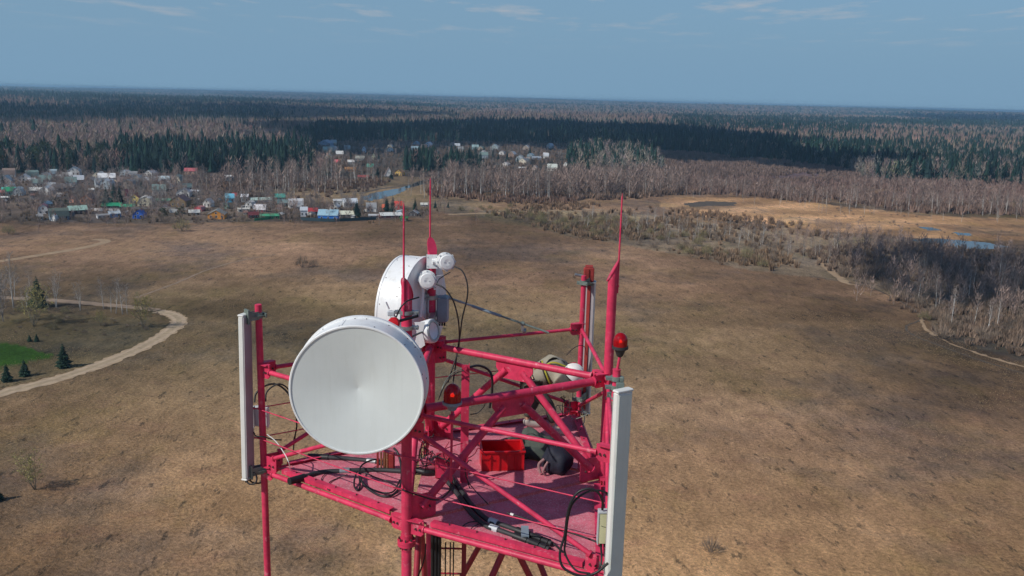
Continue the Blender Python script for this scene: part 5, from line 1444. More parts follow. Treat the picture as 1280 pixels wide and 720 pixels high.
def forest():
    g = np.random.default_rng(5); B, Cn = [], []
    for r0, r1, sp in ((640, 1000, 5.6), (1000, 1500, 7.5), (1500, 2400, 8.5), (2400, 4200, 14), (4200, 7500, 30), (7500, 14500, 58)):
        n = int(.5 * (r1 ** 2 - r0 ** 2) * math.radians(84) / sp ** 2)
        r = np.sqrt(g.uniform(r0 ** 2, r1 ** 2, n)); a = np.radians(g.uniform(-42, 42, n)); X, Y = r * np.sin(a), r * np.cos(a)
        px, py = proj(np.stack([X, Y, gz(X, Y)], -1))
        jx, jy = px + g.normal(size=n) * 5, py + g.normal(size=n) * .9
        keep = ~inpoly(jx, jy, CLEAR)
        for p in OPEN_POLY: keep &= ~(inpoly(jx, jy, p))
        # open patches and clearings far off
        keep &= ~((vnoise(X, Y, 420, 2) > .62) & (r > 1900))
        X, Y, r, jx, jy = X[keep], Y[keep], r[keep], jx[keep], jy[keep]
        pc = np.full(len(X), .14 if r1 <= 1500 else .22)
        q = vnoise(X, Y, 260 if r1 < 2500 else 700, 9) ; pc = np.where(q > .18, .5, pc); pc = np.where(q > .42, .85, pc)
        for p, f in CON_POLY: pc = np.where(inpoly(jx, jy, p), f, pc)
        con = g.random(len(X)) < pc
        clump = 1. if r1 <= 2400 else (sp / 9.5)
        hg = g.normal(19, 3.2, len(X)).clip(9, 27) * np.where(con, 1.08, .95)
        hg *= 1 + .18 * vnoise(X, Y, 130, 4)
        wd = np.full(len(X), 1.15) * clump ** .75
        tn = g.uniform(.80, 1.2, (len(X), 1)) * np.ones((1, 3)) * g.normal(1, .07, (len(X), 3))
        tn *= (1 + .2 * vnoise(X, Y, 160, 6))[:, None]
        warm = (vnoise(X, Y, 330, 8) > .1)[:, None]; tb = np.where(warm, tn * [1.06, .98, .93], tn * [.95, 1.0, .98])
        tb *= 1.05 if r1 <= 1500 else np.array([.84, .78, .82])
        if r1 <= 2400:
            B += tile(LOB if r1 <= 1500 else LOT, X[~con], Y[~con], hg[~con], wd[~con] * (1.15 if r1 <= 1500 else .8), tb[~con], 1); Cn += tile(LOC if r1 <= 1500 else LOC2, X[con], Y[con], hg[con] * g.uniform(.7, 1.12, con.sum()), wd[con], tn[con], 2)
        else:
            B += tile(LOT, X[~con], Y[~con], hg[~con], wd[~con] * .95, tb[~con] * 1.05, 1); Cn += tile(LOC2, X[con], Y[con], hg[con], wd[con], tn[con], 2)
    # brushwood of the dark open plain and the shrub belts (too dense to count)
    S = []
    def brush(poly, sp, h, tint, seed, w=1.5, gap=-.35):
        W = np.array(gpoly(poly)); lo, hi = W.min(0), W.max(0); gg = np.random.default_rng(seed); n = int(np.prod(hi - lo) / sp ** 2)
        X, Y = gg.uniform(lo[0], hi[0], n), gg.uniform(lo[1], hi[1], n); m = inpoly(X, Y, [tuple(v) for v in W]) & (vnoise(X, Y, 16 if gap > -.3 else 22, seed) > gap + .25 * gg.normal(size=n)); X, Y = X[m], Y[m]
        hh = h * gg.uniform(.5, 1.3, len(X)); return tile(LOT, X + gg.normal(size=len(X)) * sp * 1.1, Y + gg.normal(size=len(X)) * sp * 1.1, hh, np.full(len(X), w), np.array(tint) * gg.uniform(.7, 1.3, (len(X), 1)), seed)
    # extra close-set birches behind the individual ones
    def more(poly, sp, h, seed, con=0.):
        W = np.array(gpoly(poly)); lo, hi = W.min(0), W.max(0); gg = np.random.default_rng(seed); n = int(np.prod(hi - lo) / sp ** 2)
        X, Y = gg.uniform(lo[0], hi[0], n), gg.uniform(lo[1], hi[1], n); m = inpoly(X, Y, [tuple(v) for v in W]); X, Y = X[m], Y[m]
        X, Y = X + gg.normal(size=len(X)) * sp * 2.2, Y + gg.normal(size=len(X)) * sp * 2.2; return tile(LOB, X, Y, h * gg.uniform(.5, 1.2, len(X)), np.full(len(X), 1.25), np.array([1.04, .97, .95]) * gg.uniform(.75, 1.3, (len(X), 1)), seed)
    S += brush(POLY['brushplain'], 4.2, 5, (1.0, .88, .92), 31)
    S += brush([(830, 222), (960, 226), (1060, 226), (1290, 230), (1290, 262), (1060, 250), (830, 240)], 4.4, 5, (1.05, .88, .95), 46)
    B += more([(1060, 230), (1290, 234), (1290, 262), (1060, 250)], 10, 12, 47)
    S += brush([(800, 226), (960, 232), (1060, 246), (1290, 262), (1290, 270), (1150, 266), (1050, 258), (940, 246), (835, 242)], 3.6, 5, (1.0, .85, .85), 32)
    S += brush([(610, 266), (760, 268), (880, 282), (980, 294), (985, 338), (900, 328), (820, 311), (720, 297)], 3.3, 3.2, (1.12, .96, .78), 33, 1.5, .0)
    S += brush([(1000, 312), (1140, 304), (1290, 322), (1290, 448), (1190, 424), (1150, 396), (1080, 352), (1050, 345)], 2.5, 2.6, (1.0, .90, .84), 34, 1.5)
    S += brush([(535, 238), (640, 240), (715, 246), (720, 256), (640, 254), (540, 248)], 3.6, 4, (1.05, .85, .8), 35)
    S += brush([(240, 234), (400, 224), (480, 224), (480, 232), (400, 250), (280, 246)], 4.5, 3.4, (1, .85, .8), 36)
    S += brush(POLY['village'], 5.5, 2.0, (1.1, 1., .85), 38, 1.5)
    S += brush(POLY['uppervillage'], 9, 4, (.95, .85, .8), 39, 1.3)
    B += more([(700, 226), (850, 224), (850, 240), (780, 246), (715, 248)], 5.0, 17, 53); S += brush([(700, 232), (850, 230), (850, 243), (780, 249), (715, 251)], 3.6, 4.5, (1.0, .88, .85), 54)
    S += brush([(640, 254), (760, 256), (850, 262), (960, 276), (1060, 288), (1140, 300), (1060, 300), (960, 290), (860, 280), (760, 270), (640, 266)], 3.6, 3.2, (1.1, .95, .8), 55, 1.5, .05)
    B += more([(205, 225), (265, 226), (262, 246), (215, 244)], 8, 14, 57); B += more([(275, 228), (330, 224), (395, 226), (400, 244), (340, 245), (285, 240)], 11, 20, 58)
    B += more([(-40, 206), (165, 204), (165, 214), (-40, 217)], 6, 14, 56)
    B += more(POLY['village'], 8.5, 9, 51); B += more(POLY['uppervillage'], 15, 8, 52)
    B += more([(545, 232), (640, 238), (715, 243), (715, 250), (640, 247), (545, 242)], 5, 20, 41)
    B += more([(835, 234), (960, 238), (1060, 252), (1290, 262), (1290, 268), (1060, 258), (835, 241)], 6.5, 12, 42)
    B += more([(1080, 306), (1290, 325), (1290, 400), (1150, 380), (1060, 335)], 5.0, 10, 43)
    B += more([(960, 285), (1140, 300), (1080, 320), (960, 310)], 7, 8, 44)
    for nm, a in (('birch_forest', B), ('spruce_forest', Cn), ('brushwood', S)):
        o = bpy.data.objects.new(nm, soup_mesh(nm, a)); col.objects.link(o); tag(o, kind='stuff')
        o['label'] = {'birch_forest': 'bare brown deciduous forest stretching to the horizon', 'spruce_forest': 'dark spruce forest stretching to the horizon', 'brushwood': 'grey brown brushwood covering the marsh edges'}[nm]
        o['category'] = 'forest' if 'forest' in nm else 'brushwood'
    print('forest tris', sum(len(t) for _, t, _ in B), sum(len(t) for _, t, _ in Cn), sum(len(t) for _, t, _ in S))
    # dry grass tufts on the near field
    gs = Soup(); gg = np.random.default_rng(77)
    for i in range(6):
        a = gg.uniform(0, 6.28); e = np.array([math.cos(a) * .5 * gg.random(), math.sin(a) * .5 * gg.random(), gg.uniform(.5, 1)]); gs.blade((e[0] * .2, e[1] * .2, 0), e, .16, (1, 1, 1), gg)
    n = 90000; r = np.sqrt(gg.uniform(95 ** 2, 330 ** 2, n)); a = np.radians(gg.uniform(-33, 33, n)); X, Y = r * np.sin(a), r * np.cos(a); px, py = proj(np.stack([X, Y, 0 * X], -1))
    m = (vnoise(X, Y, 9, 3) + .5 * vnoise(X, Y, 40, 5) > -.05) & ~inpoly(px, py, POLY['lawn']) & ~inpoly(px, py, [(-40, 475), (0, 482), (110, 452), (200, 415), (212, 398), (190, 392), (60, 370), (-40, 366), (-40, 380), (60, 382), (205, 382), (235, 400), (225, 415), (110, 472), (0, 502), (-40, 512)]); X, Y = X[m], Y[m]
    tint = np.array([.42, .29, .165]) * gg.uniform(.7, 1.3, (len(X), 1)) * gg.normal(1, .05, (len(X), 3))
    o = bpy.data.objects.new('dry_grass', soup_mesh('dry_grass', tile([gs.arr()], X, Y, gg.uniform(.16, .36, len(X)), np.full(len(X), 1.3), tint, 6))); col.objects.link(o)
    tag(o, 'tufts of dry grass scattered over the brown field', 'grass', None, 'stuff')


forest()

# ================================================================== THE VILLAGE
HM = {}


def hmat(rgb, kind='wall'):
    k = (kind, rgb)
    if k not in HM:
        c = lin(*rgb)
        HM[k] = mat(f'{kind}_{rgb[0]}_{rgb[1]}_{rgb[2]}', tuple(min(.8, v * 1.0) for v in c), .75 if kind == 'wall' else .55, var=.18, scale=1.1)
    return HM[k]


GLASSM = mat('dark_window_glass', (.03, .04, .05), .12)
DOORM = mat('brown_door_wood', (.10, .06, .04), .7)
TRIMM = mat('white_trim', (.72, .72, .70), .6)


def house(x, y, wpx, hpx, style, wall, roof, front, label, cat='house', group='houses of the village', chim=None, depth=1.1):
    p = G(x, y); d = math.hypot(*p); w = max(2.2, wpx * d / FPX); h = max(2.0, hpx * d / FPX)
    face = math.atan2(p[0], p[1]); rz = -face + rnd.uniform(-.22, .22) - (.35 if style in ('gable', 'gambrel') and front == 'g' else 0)
    o = empty({'shed': 'garden_shed', 'flat': 'low_shed', 'aframe': 'pointed_house'}.get(style, 'village_house'), (p[0], p[1] + 0, 0), label, cat, group, rz)
    D = w * depth
    def bld(mb, n, m, par=o): return mb.build(n, m, par)
    WM, RM = hmat(wall), hmat(roof, 'roof')
    # local frame: front toward -y; gable outline across width W, extruded along length Lh
    W, Lh = (w, D) if front == 'g' else (min(D, w * .62), w)
    if style == 'flat': W, Lh = (w, D * .6) if front == 'g' else (D * .6, w)
    eave = {'gable': .52, 'gambrel': .34, 'aframe': .10, 'hip': .55, 'shed': .70, 'flat': .82}[style] * h
    if style == 'gambrel': out = [(-W / 2, eave), (-W * .36, eave + (h - eave) * .66), (0, h), (W * .36, eave + (h - eave) * .66), (W / 2, eave)]
    elif style in ('shed', 'flat'): out = [(-W / 2, eave), (W / 2, h)]
    else: out = [(-W / 2, eave), (0, h), (W / 2, eave)]
    tr = (lambda u, v, z: (u, v, z)) if front == 'g' else (lambda u, v, z: (v, u, z))
    if style in ('shed', 'flat') and front == 's': out = [(-W / 2, eave), (W / 2, h)]
    sec = [(-W / 2, -.1)] + out + [(W / 2, -.1)]
    sec = [sec[0]] + [(u * .985, z - .03) for u, z in out] + [sec[-1]]; n = len(sec)
    mb = MB(); yc = D / 2 if front == 'g' else W / 2
    vs = [tr(u, v, z) for v in (-Lh / 2, Lh / 2) for u, z in sec]
    mb.add(vs, [list(range(n)), list(range(n, 2 * n))[::-1]] + [[i, (i + 1) % n, (i + 1) % n + n, i + n] for i in range(n)])
    bld(mb, 'wall', WM)
    ov, th = .28, .14
    mb = MB(); Lr = Lh / 2 + ov
    if style == 'hip':
        r = Lh / 2 - W / 2 * .8; r = max(r, .2)
        W2, z0 = W / 2 + ov, eave - .05
        vs = [tr(-W2, -Lr, z0), tr(W2, -Lr, z0), tr(W2, Lr, z0), tr(-W2, Lr, z0), tr(0, -r, h + .1), tr(0, r, h + .1)]
        mb.add(vs, [(0, 1, 4), (1, 2, 5, 4), (2, 3, 5), (3, 0, 4, 5), (3, 2, 1, 0)])
    else:
        o2 = list(out); du, dz = unit(np.array(o2[0]) - np.array(o2[1])) * ov; o2[0] = (o2[0][0] + du, o2[0][1] + dz); du, dz = unit(np.array(o2[-1]) - np.array(o2[-2])) * ov; o2[-1] = (o2[-1][0] + du, o2[-1][1] + dz)
        k = len(o2); vs = [tr(u, v, z + t) for v in (-Lr, Lr) for t in (0, th) for u, z in o2]
        fs = []
        for i in range(k - 1):
            fs += [(k + i, k + i + 1, 3 * k + i + 1, 3 * k + i), (i + 1, i, 2 * k + i, 2 * k + i + 1), (i, i + 1, k + i + 1, k + i), (2 * k + i + 1, 2 * k + i, 3 * k + i, 3 * k + i + 1)]
        fs += [(0, k, 3 * k, 2 * k), (k - 1, 3 * k - 1, 4 * k - 1, 2 * k - 1)][:2]
        fs[-1] = (k - 1, 2 * k - 1, 4 * k - 1, 3 * k - 1)
        mb.add(vs, fs)
    rf = bld(mb, 'roof', RM)
    if chim if chim is not None else (style in ('gable', 'gambrel', 'hip') and rnd.random() < .5):
        c = MB(); q = tr(W * .14, Lh * .18, h + .2); c.box(q, (.5, .5, 1.3)); bld(c, 'chimney', hmat((120, 80, 65)), rf)
    # openings on the side toward the tower
    fx = (w / 2); yf = -Lh / 2 if front == 'g' else -W / 2
    nwin = 0 if style in ('flat',) and w < 4 else (2 if w < 6 else 3)
    zw = min(eave * .55, 1.6); ww = min(.9, w * .16)
    for i in range(nwin):
        u = -w / 2 + w * (i + .5) / nwin + (.02 * w)
        f = MB(); f.box((u, yf - .015, zw), (ww + .2, .06, min(1.2, eave * .45) + .2)); fo = bld(f, 'window', TRIMM)
        g_ = MB(); g_.box((u, yf - .05, zw), (ww, .03, min(1.2, eave * .45))); bld(g_, 'pane', GLASSM, fo)
    if front == 'g' and style in ('gable', 'gambrel', 'aframe') and h > 3.6:
        zz = eave + (h - eave) * .32; f = MB(); f.box((0, yf - .015, zz), (ww + .2, .06, 1.1)); fo = bld(f, 'window', TRIMM); g_ = MB(); g_.box((0, yf - .05, zz), (ww, .03, .9)); bld(g_, 'pane', GLASSM, fo)
    dr = MB(); ud = w * .36; dr.box((ud, yf - .02, min(.95, eave * .45)), (min(.85, w * .14), .07, min(1.9, eave * .9))); bld(dr, 'door', DOORM)
    return o


WHI, GRY, CRM, DGR, GRN, TEA, MAR, PNK, BRN, ORG, BLU, YLW = (226, 224, 218), (150, 150, 150), (225, 215, 185), (92, 88, 88), (40, 150, 105), (95, 190, 175), (105, 38, 45), (200, 130, 125), (105, 75, 60), (225, 150, 55), (40, 95, 185), (222, 200, 120)
V = [
    (12.5, 244, 15, 9, 'hip', TEA, GRN, 's', 'turquoise house with a green roof at the far left edge of the village'), (2, 245, 6, 6, 'shed', (215, 130, 95), PNK, 's', 'orange shed touching the turquoise house at the left edge'),
    (6, 251.5, 9, 5, 'flat', DGR, WHI, 's', 'dark shed with a white end below the turquoise house'), (55, 266.5, 11, 10.5, 'gambrel', WHI, (150, 95, 105), 'g', 'white barrel gabled house with a mauve roof by the left field edge'),
    (61, 258, 9, 6, 'gable', GRY, (95, 125, 150), 's', 'low house with a blue grey roof behind the white barrel gabled house'), (50, 275, 6, 6, 'shed', (205, 215, 220), GRY, 's', 'pale shed standing right by the field in front of the white barrel gabled house'),
    (68.5, 276, 5, 7, 'gambrel', WHI, (230, 230, 225), 'g', 'small white round roofed hut on the field edge', 'hut'), (74, 274.5, 19, 13, 'gambrel', (120, 140, 155), (98, 108, 98), 's', 'large grey green house with a slate blue gable at the field edge'),
    (97, 267, 19, 9, 'gable', (70, 50, 48), (165, 195, 180), 's', 'long barn with a pale green roof and dark brown end'), (88, 274, 9, 7, 'gable', (110, 45, 45), DGR, 's', 'dark red shed between the grey green house and the field'),
    (92, 253, 7, 9, 'gambrel', (225, 165, 140), (150, 95, 85), 'g', 'peach coloured house with a rounded gable'), (112, 253.5, 14, 10, 'gable', (200, 125, 80), (80, 45, 50), 'g', 'orange gabled house under a steep dark maroon roof'),
    (75, 239, 25, 8.5, 'hip', GRY, (120, 112, 110), 's', 'wide low house with a broad grey roof in the left village'), (39.5, 228, 7, 5, 'gable', WHI, (235, 235, 235), 's', 'small house with a bright white roof near the upper left'),
    (45.5, 233, 9, 8, 'gable', (140, 130, 115), (160, 152, 135), 's', 'grey beige house just below the bright white roof, upper left'), (48, 241.5, 17, 6.5, 'gable', DGR, (205, 205, 200), 's', 'dark house with a white roof, left of the broad grey roof'),
    (57, 226, 12, 9, 'gable', GRY, (190, 190, 185), 'g', 'grey pointed gable with white trim at the wood edge'), (77.5, 225, 11, 6, 'gable', (150, 140, 135), (215, 215, 212), 's', 'house with a white striped roof at the wood edge'),
    (100, 227, 6, 4, 'gable', GRY, WHI, 's', 'tiny white roof right of the striped one at the wood edge'), (114, 231.5, 14, 9, 'gable', (135, 120, 112), (160, 150, 145), 'g', 'greyish house hidden among bare trees in the upper left village'),
    (12.5, 235, 9, 4, 'flat', BRN, (215, 210, 205), 's', 'flat white roofed shed above the turquoise house'), (134, 227.5, 18, 10, 'gable', WHI, (240, 240, 238), 's', 'big white house with a bright white roof before the spruce block'),
    (137, 235, 15, 9, 'hip', (185, 160, 135), (120, 105, 98), 's', 'brown roofed house in front of the big white house'), (129.5, 236, 5, 2.5, 'flat', YLW, (225, 215, 60), 's', 'small yellow shed left of the brown roofed house'),
    (164, 231.5, 18, 9, 'hip', (120, 115, 112), (110, 108, 106), 's', 'long grey roofed house right of the big white house'), (162.5, 246.5, 9, 9, 'gable', (135, 55, 65), (95, 40, 48), 's', 'dark red house behind the broad spruce'),
    (170, 254.5, 12, 11.5, 'gable', YLW, (165, 100, 65), 'g', 'pale yellow house with a brown orange gable roof'), (183, 256.5, 16, 11, 'gambrel', CRM, WHI, 'g', 'cream white house with a wide rounded gable, right of the yellow house'),
    (140.5, 260, 20, 6, 'gable', DGR, (38, 140, 100), 's', 'long building with a bright green roof, left one of two'), (159.5, 260.5, 16, 5, 'gable', DGR, (60, 155, 115), 's', 'long building with a green roof, right one of two'),
    (143.5, 271.5, 12, 6.5, 'shed', (95, 150, 200), (180, 190, 195), 's', 'light blue shed with a pale roof by the field'), (129, 272.5, 13, 4, 'flat', (205, 205, 205), GRY, 's', 'low long whitish shed by the field'),
    (175, 272.5, 12, 9.5, 'gable', (45, 100, 195), (40, 85, 170), 'g', 'bright blue house with a white lower front by the field'), (157.5, 268, 4, 3.5, 'flat', WHI, WHI, 'g', 'tiny white hut between the two blue houses'),
    (204.5, 234, 9, 9, 'gable', (185, 60, 75), (120, 60, 70), 'g', 'crimson house in the upper village by the bare copse'), (192, 228.5, 13, 7, 'gable', (150, 145, 140), (165, 160, 158), 's', 'grey house left of the crimson house'),
    (194, 219.5, 6, 6, 'gable', WHI, GRY, 'g', 'small white house against the spruces above the crimson house'), (226, 257.5, 18, 13, 'gable', (140, 115, 75), (105, 80, 78), 'g', 'olive brown gabled house under a brown roof'),
    (208, 260.5, 8, 6, 'gable', (225, 210, 210), (140, 60, 65), 'g', 'little white gable with a red roof left of the olive brown house'), (230, 245.5, 15, 10, 'gable', WHI, (185, 185, 188), 'g', 'grey roofed house with a white gable behind the olive brown house'),
    (244, 243, 12, 5, 'flat', GRY, (200, 200, 202), 's', 'long low grey white shed right of the white gable'), (239, 217.5, 14, 7, 'gable', (215, 170, 140), (185, 95, 100), 's', 'tall peach house with a pinkish roof by the spruce block'),
    (243, 268.5, 12, 6, 'gable', GRY, (200, 200, 195), 's', 'pale grey roofed cabin beside the dark pine bush'), (204, 252.5, 16, 4, 'gable', DGR, (75, 160, 125), 's', 'low shed with a teal roof right of the cream house'),
    (261, 258.5, 9, 10, 'gable', WHI, WHI, 'g', 'white steep gabled house at the foot of the bare copse'), (250, 263.5, 10, 6, 'gambrel', (195, 95, 100), (190, 130, 125), 'g', 'reddish pink hut left of the white steep gabled house'),
    (272, 272.5, 19, 10.5, 'gable', ORG, (150, 150, 142), 'g', 'bright orange house with a grey roof by the field'), (287.5, 252.5, 10, 10, 'gable', (95, 180, 205), (110, 190, 215), 's', 'turquoise blue house with a tall pale blue roof'),
    (293, 248, 6, 6.5, 'gable', (165, 50, 55), (195, 60, 60), 's', 'red roofed house right behind the turquoise blue one'), (282, 260.5, 8, 8, 'gambrel', (120, 150, 130), GRY, 'g', 'grey green barrel gable below the turquoise blue house'),
    (306, 252.5, 8, 9, 'shed', GRY, (215, 215, 218), 's', 'house with a steep white single slope roof'), (313, 259.5, 10, 8.5, 'gambrel', WHI, (215, 210, 200), 'g', 'white barrel gabled house in the central village'),
    (325.5, 264.5, 14, 9, 'gambrel', (125, 40, 55), (230, 225, 225), 's', 'maroon house with a white arched gable edge'), (325.5, 252, 24, 5, 'gable', GRY, (175, 195, 185), 's', 'very long pale green roofed building behind the central village'),
    (350, 250.5, 12, 8, 'gable', (60, 165, 150), (80, 190, 170), 's', 'turquoise roofed house left of the white three windowed house'), (353, 257.5, 12, 8, 'gable', (105, 120, 115), (120, 140, 138), 's', 'grey green roofed house below the turquoise roof'),
    (370, 259.5, 17, 11, 'gambrel', WHI, (205, 205, 205), 's', 'white house with three dark upper windows'), (304.5, 264.5, 13, 4, 'flat', (190, 185, 175), (200, 196, 186), 's', 'pale long low shed in the central village'),
    (317.5, 272, 13, 7, 'gable', (95, 50, 50), (110, 50, 52), 's', 'low dark maroon shed near the field, right of the orange house'), (337, 273, 22, 4.5, 'flat', (50, 130, 90), (70, 160, 115), 's', 'long low green roofed shed by the field edge'),
    (286.5, 225.5, 9, 6, 'flat', (160, 160, 158), (225, 225, 222), 's', 'small white lonely house before the tall birch grove'), (362, 217, 11, 8, 'gable', (140, 125, 105), (125, 112, 98), 's', 'grey brown house at the edge of the spruce block right end'),
    (380, 270.5, 8.5, 11, 'shed', (205, 208, 210), (190, 195, 200), 's', 'tall pale grey narrow house left of the red roof'), (391, 268, 12, 8, 'gable', (215, 205, 200), (185, 65, 65), 's', 'white house with a red roof left of the blue house'),
    (411, 275, 24, 13, 'gable', (45, 120, 205), (150, 185, 200), 's', 'large bright blue house with a pale roof and white base'), (419, 262, 10, 8, 'gable', WHI, (215, 215, 212), 'g', 'white pointed gable right behind the blue house'),
    (423, 257.5, 12, 8, 'flat', WHI, (200, 200, 198), 's', 'white boxy house above the white pointed gable'), (437.5, 258.5, 17, 10.5, 'gable', (195, 195, 190), (215, 222, 228), 's', 'large house with a bright pale roof by the pond'),
    (433, 271.5, 18, 8, 'gable', DGR, (215, 215, 195), 's', 'dark house with a long cream white roof right of the blue house'), (441, 273.5, 4, 4, 'flat', WHI, WHI, 'g', 'tiny white cabin before the yellowish spruce'),
    (464, 264.5, 12, 11, 'gable', (165, 165, 165), (160, 160, 160), 's', 'tall grey roofed house left of the orange house'), (469, 264.8, 5, 5, 'flat', WHI, WHI, 'g', 'small white annex right of the tall grey roofed house'),
    (488, 271.5, 27, 6, 'gable', (120, 75, 72), (210, 212, 208), 's', 'long brown walled shed with a white roof below the dark spruce pair'), (481, 262.5, 6, 7, 'gable', (225, 110, 70), (215, 95, 55), 's', 'orange house peeping out left of the dark spruce pair'),
    (498, 261.5, 9, 10, 'gable', (200, 85, 80), (215, 75, 60), 's', 'red roofed house right of the dark spruce pair'), (499, 270.5, 7, 8, 'flat', (190, 205, 212), (180, 195, 200), 'g', 'pale blue box shaped house below the red roofed house'),
    (517.5, 269.5, 11, 7, 'gable', (75, 68, 68), (165, 165, 165), 'g', 'dark gabled house between the two front lightning rods'), (530.5, 257.5, 9, 4, 'gable', GRY, (205, 205, 195), 's', 'whitish roof half hidden in bushes right of the dark spruce'),
    (467, 272.5, 12, 4, 'flat', (170, 165, 165), (190, 190, 190), 's', 'low pale shed at the right end of the teal fence'), (505, 276, 9, 5, 'shed', (55, 95, 50), (60, 110, 60), 's', 'small dark green shed standing in the field edge'),
    (407.5, 183, 14, 8, 'gable', (150, 172, 195), (150, 170, 190), 'g', 'bluish white gabled house in the shaded upper village, leftmost'), (409.5, 190.5, 11, 7, 'gable', (165, 190, 175), (170, 195, 185), 's', 'pale green house below the bluish white gable'),
    (438.5, 205, 8, 5, 'gable', (190, 185, 175), WHI, 's', 'house with a white roof left of the teal roof, upper village'), (463, 212, 8, 7, 'gable', (60, 140, 120), (40, 150, 125), 's', 'teal roofed house in the upper village'),
    (486, 220, 10, 11, 'aframe', WHI, (130, 110, 100), 'g', 'white pointed house above the pond'), (500, 219, 9, 7, 'gable', (215, 175, 80), (150, 110, 60), 'g', 'yellow house right of the white pointed house'),
    (467, 199, 4, 7, 'gable', (215, 225, 190), (200, 210, 170), 'g', 'narrow pale tower house above the teal roof'), (395, 208, 7, 8, 'gable', (190, 110, 110), (195, 85, 90), 's', 'pinkish red roofed house behind the birch grove, left one'),
    (420.5, 206, 8, 6.5, 'gable', (195, 120, 115), (200, 90, 95), 's', 'pinkish red roofed house behind the birch grove, right one'), (450, 201, 11, 6, 'gable', (130, 130, 122), (150, 150, 140), 's', 'grey house left of the narrow pale tower house'),
    (455, 190.5, 4, 7, 'gable', (205, 215, 225), (180, 190, 205), 'g', 'narrow bluish white house in the shaded upper village'), (438, 214, 13, 5, 'gable', (150, 105, 65), (160, 115, 70), 's', 'long ochre roofed shed above the meadow'),
    (454, 223.5, 13, 4.5, 'gable', (165, 150, 140), (150, 75, 70), 's', 'low reddish roofed hut by the meadow, left of the garden spruces'),
    (536, 183.5, 8, 6, 'gable', (205, 212, 222), (220, 225, 232), 'g', 'white gable in shade above the sunlit spruce block, centre'), (520.5, 182, 7, 5.5, 'gable', (140, 165, 185), (130, 155, 175), 'g', 'blue grey gable in shade left of the white one'),
    (519, 188, 9, 5, 'gable', (150, 178, 185), (155, 180, 190), 's', 'pale teal roof just above the left end of the sunlit spruces'), (618.5, 187, 10, 6.5, 'gable', (165, 180, 180), (170, 185, 185), 'g', 'pale house in shade right of the sunlit spruce block'),
    (594, 187, 8, 6, 'gable', (140, 170, 170), (150, 175, 175), 's', 'grey teal house in shade above the right end of the sunlit spruces'), (690, 213.5, 12, 8.5, 'gable', (215, 212, 200), (205, 210, 200), 's', 'large pale white house left of the rounded copse'),
    (707.5, 209.5, 6, 7, 'gable', WHI, (200, 198, 190), 'g', 'white little gable right of the large pale white house'), (652.5, 212.5, 8, 3.5, 'flat', (200, 190, 185), WHI, 's', 'low white roofed shed behind the middle birch belt'),
    (668.5, 212.5, 6, 6, 'gable', (190, 165, 150), (205, 190, 175), 'g', 'beige house between the low white shed and the large pale house'), (663.5, 196.5, 7, 5, 'gable', (130, 155, 165), (140, 160, 170), 'g', 'blue grey house in shade beyond the beige house'),
    (670.5, 199.8, 11, 4.5, 'gable', (140, 150, 160), (150, 160, 170), 's', 'long blue grey roof right of the blue grey house'), (688, 185, 7, 6, 'gable', (175, 195, 205), (190, 205, 215), 'g', 'small white gable deep in the shaded spruces'),
    (632.5, 207.5, 8, 5, 'gable', (205, 200, 195), (190, 185, 180), 'g', 'small whitish house behind the middle birch belt, left one'),
]
for v in V:
    house(*v[:9], cat=(v[9] if len(v) > 9 else ('shed' if ' shed' in v[8] else 'house')))


for p in scatter([(-10, 224), (130, 222), (205, 228), (255, 248), (330, 248), (400, 256), (505, 260), (500, 271), (360, 270), (110, 270), (-10, 268)], 46, 99, 9):
    x_, y_ = proj(np.array([[p[0], p[1], 0.]])); x_, y_ = float(x_[0]), float(y_[0])
    c_ = rnd.choice([GRY, DGR, BRN, (170, 165, 158), (130, 118, 108), (195, 190, 182)])
    house(x_, y_, rnd.uniform(4, 7), rnd.uniform(3, 5), rnd.choice(['gable', 'shed', 'flat']), c_, rnd.choice([GRY, DGR, (175, 172, 168), (120, 90, 80), (205, 203, 198)]), rnd.choice('gs'), 'small drab garden shed among the bare trees of the village', 'shed', 'drab sheds among the village gardens', chim=False)


for poly_, n_, sd_, lab_, grp_ in (([(-10, 219), (60, 218), (210, 220), (255, 238), (205, 246), (60, 246), (-10, 244)], 30, 101, 'small pitched house among bare trees in the back rows of the left village', 'small houses in the back rows'),
                             ([(392, 180), (520, 182), (640, 186), (712, 188), (700, 210), (610, 208), (480, 212), (400, 204)], 26, 102, 'small pitched roof house scattered among the trees of the far upper village', 'small houses of the upper village')):
    for p in scatter(poly_, n_, sd_, 13):
        x_, y_ = proj(np.array([[p[0], p[1], 0.]])); x_, y_ = float(x_[0]), float(y_[0]); hh_ = rnd.uniform(5, 7.5) * FPX / math.hypot(*p)
        c_ = rnd.choice([WHI, (200, 196, 190), (165, 150, 135), (175, 185, 190), (150, 120, 100), (215, 205, 185)])
        house(x_, y_, hh_ * rnd.uniform(1., 1.4), hh_, rnd.choice(['gable', 'gable', 'gambrel']), c_, rnd.choice([(215, 215, 212), GRY, (170, 185, 190), (140, 120, 110), (120, 140, 135), (190, 195, 200)]), rnd.choice('gs'), lab_, 'house', grp_)


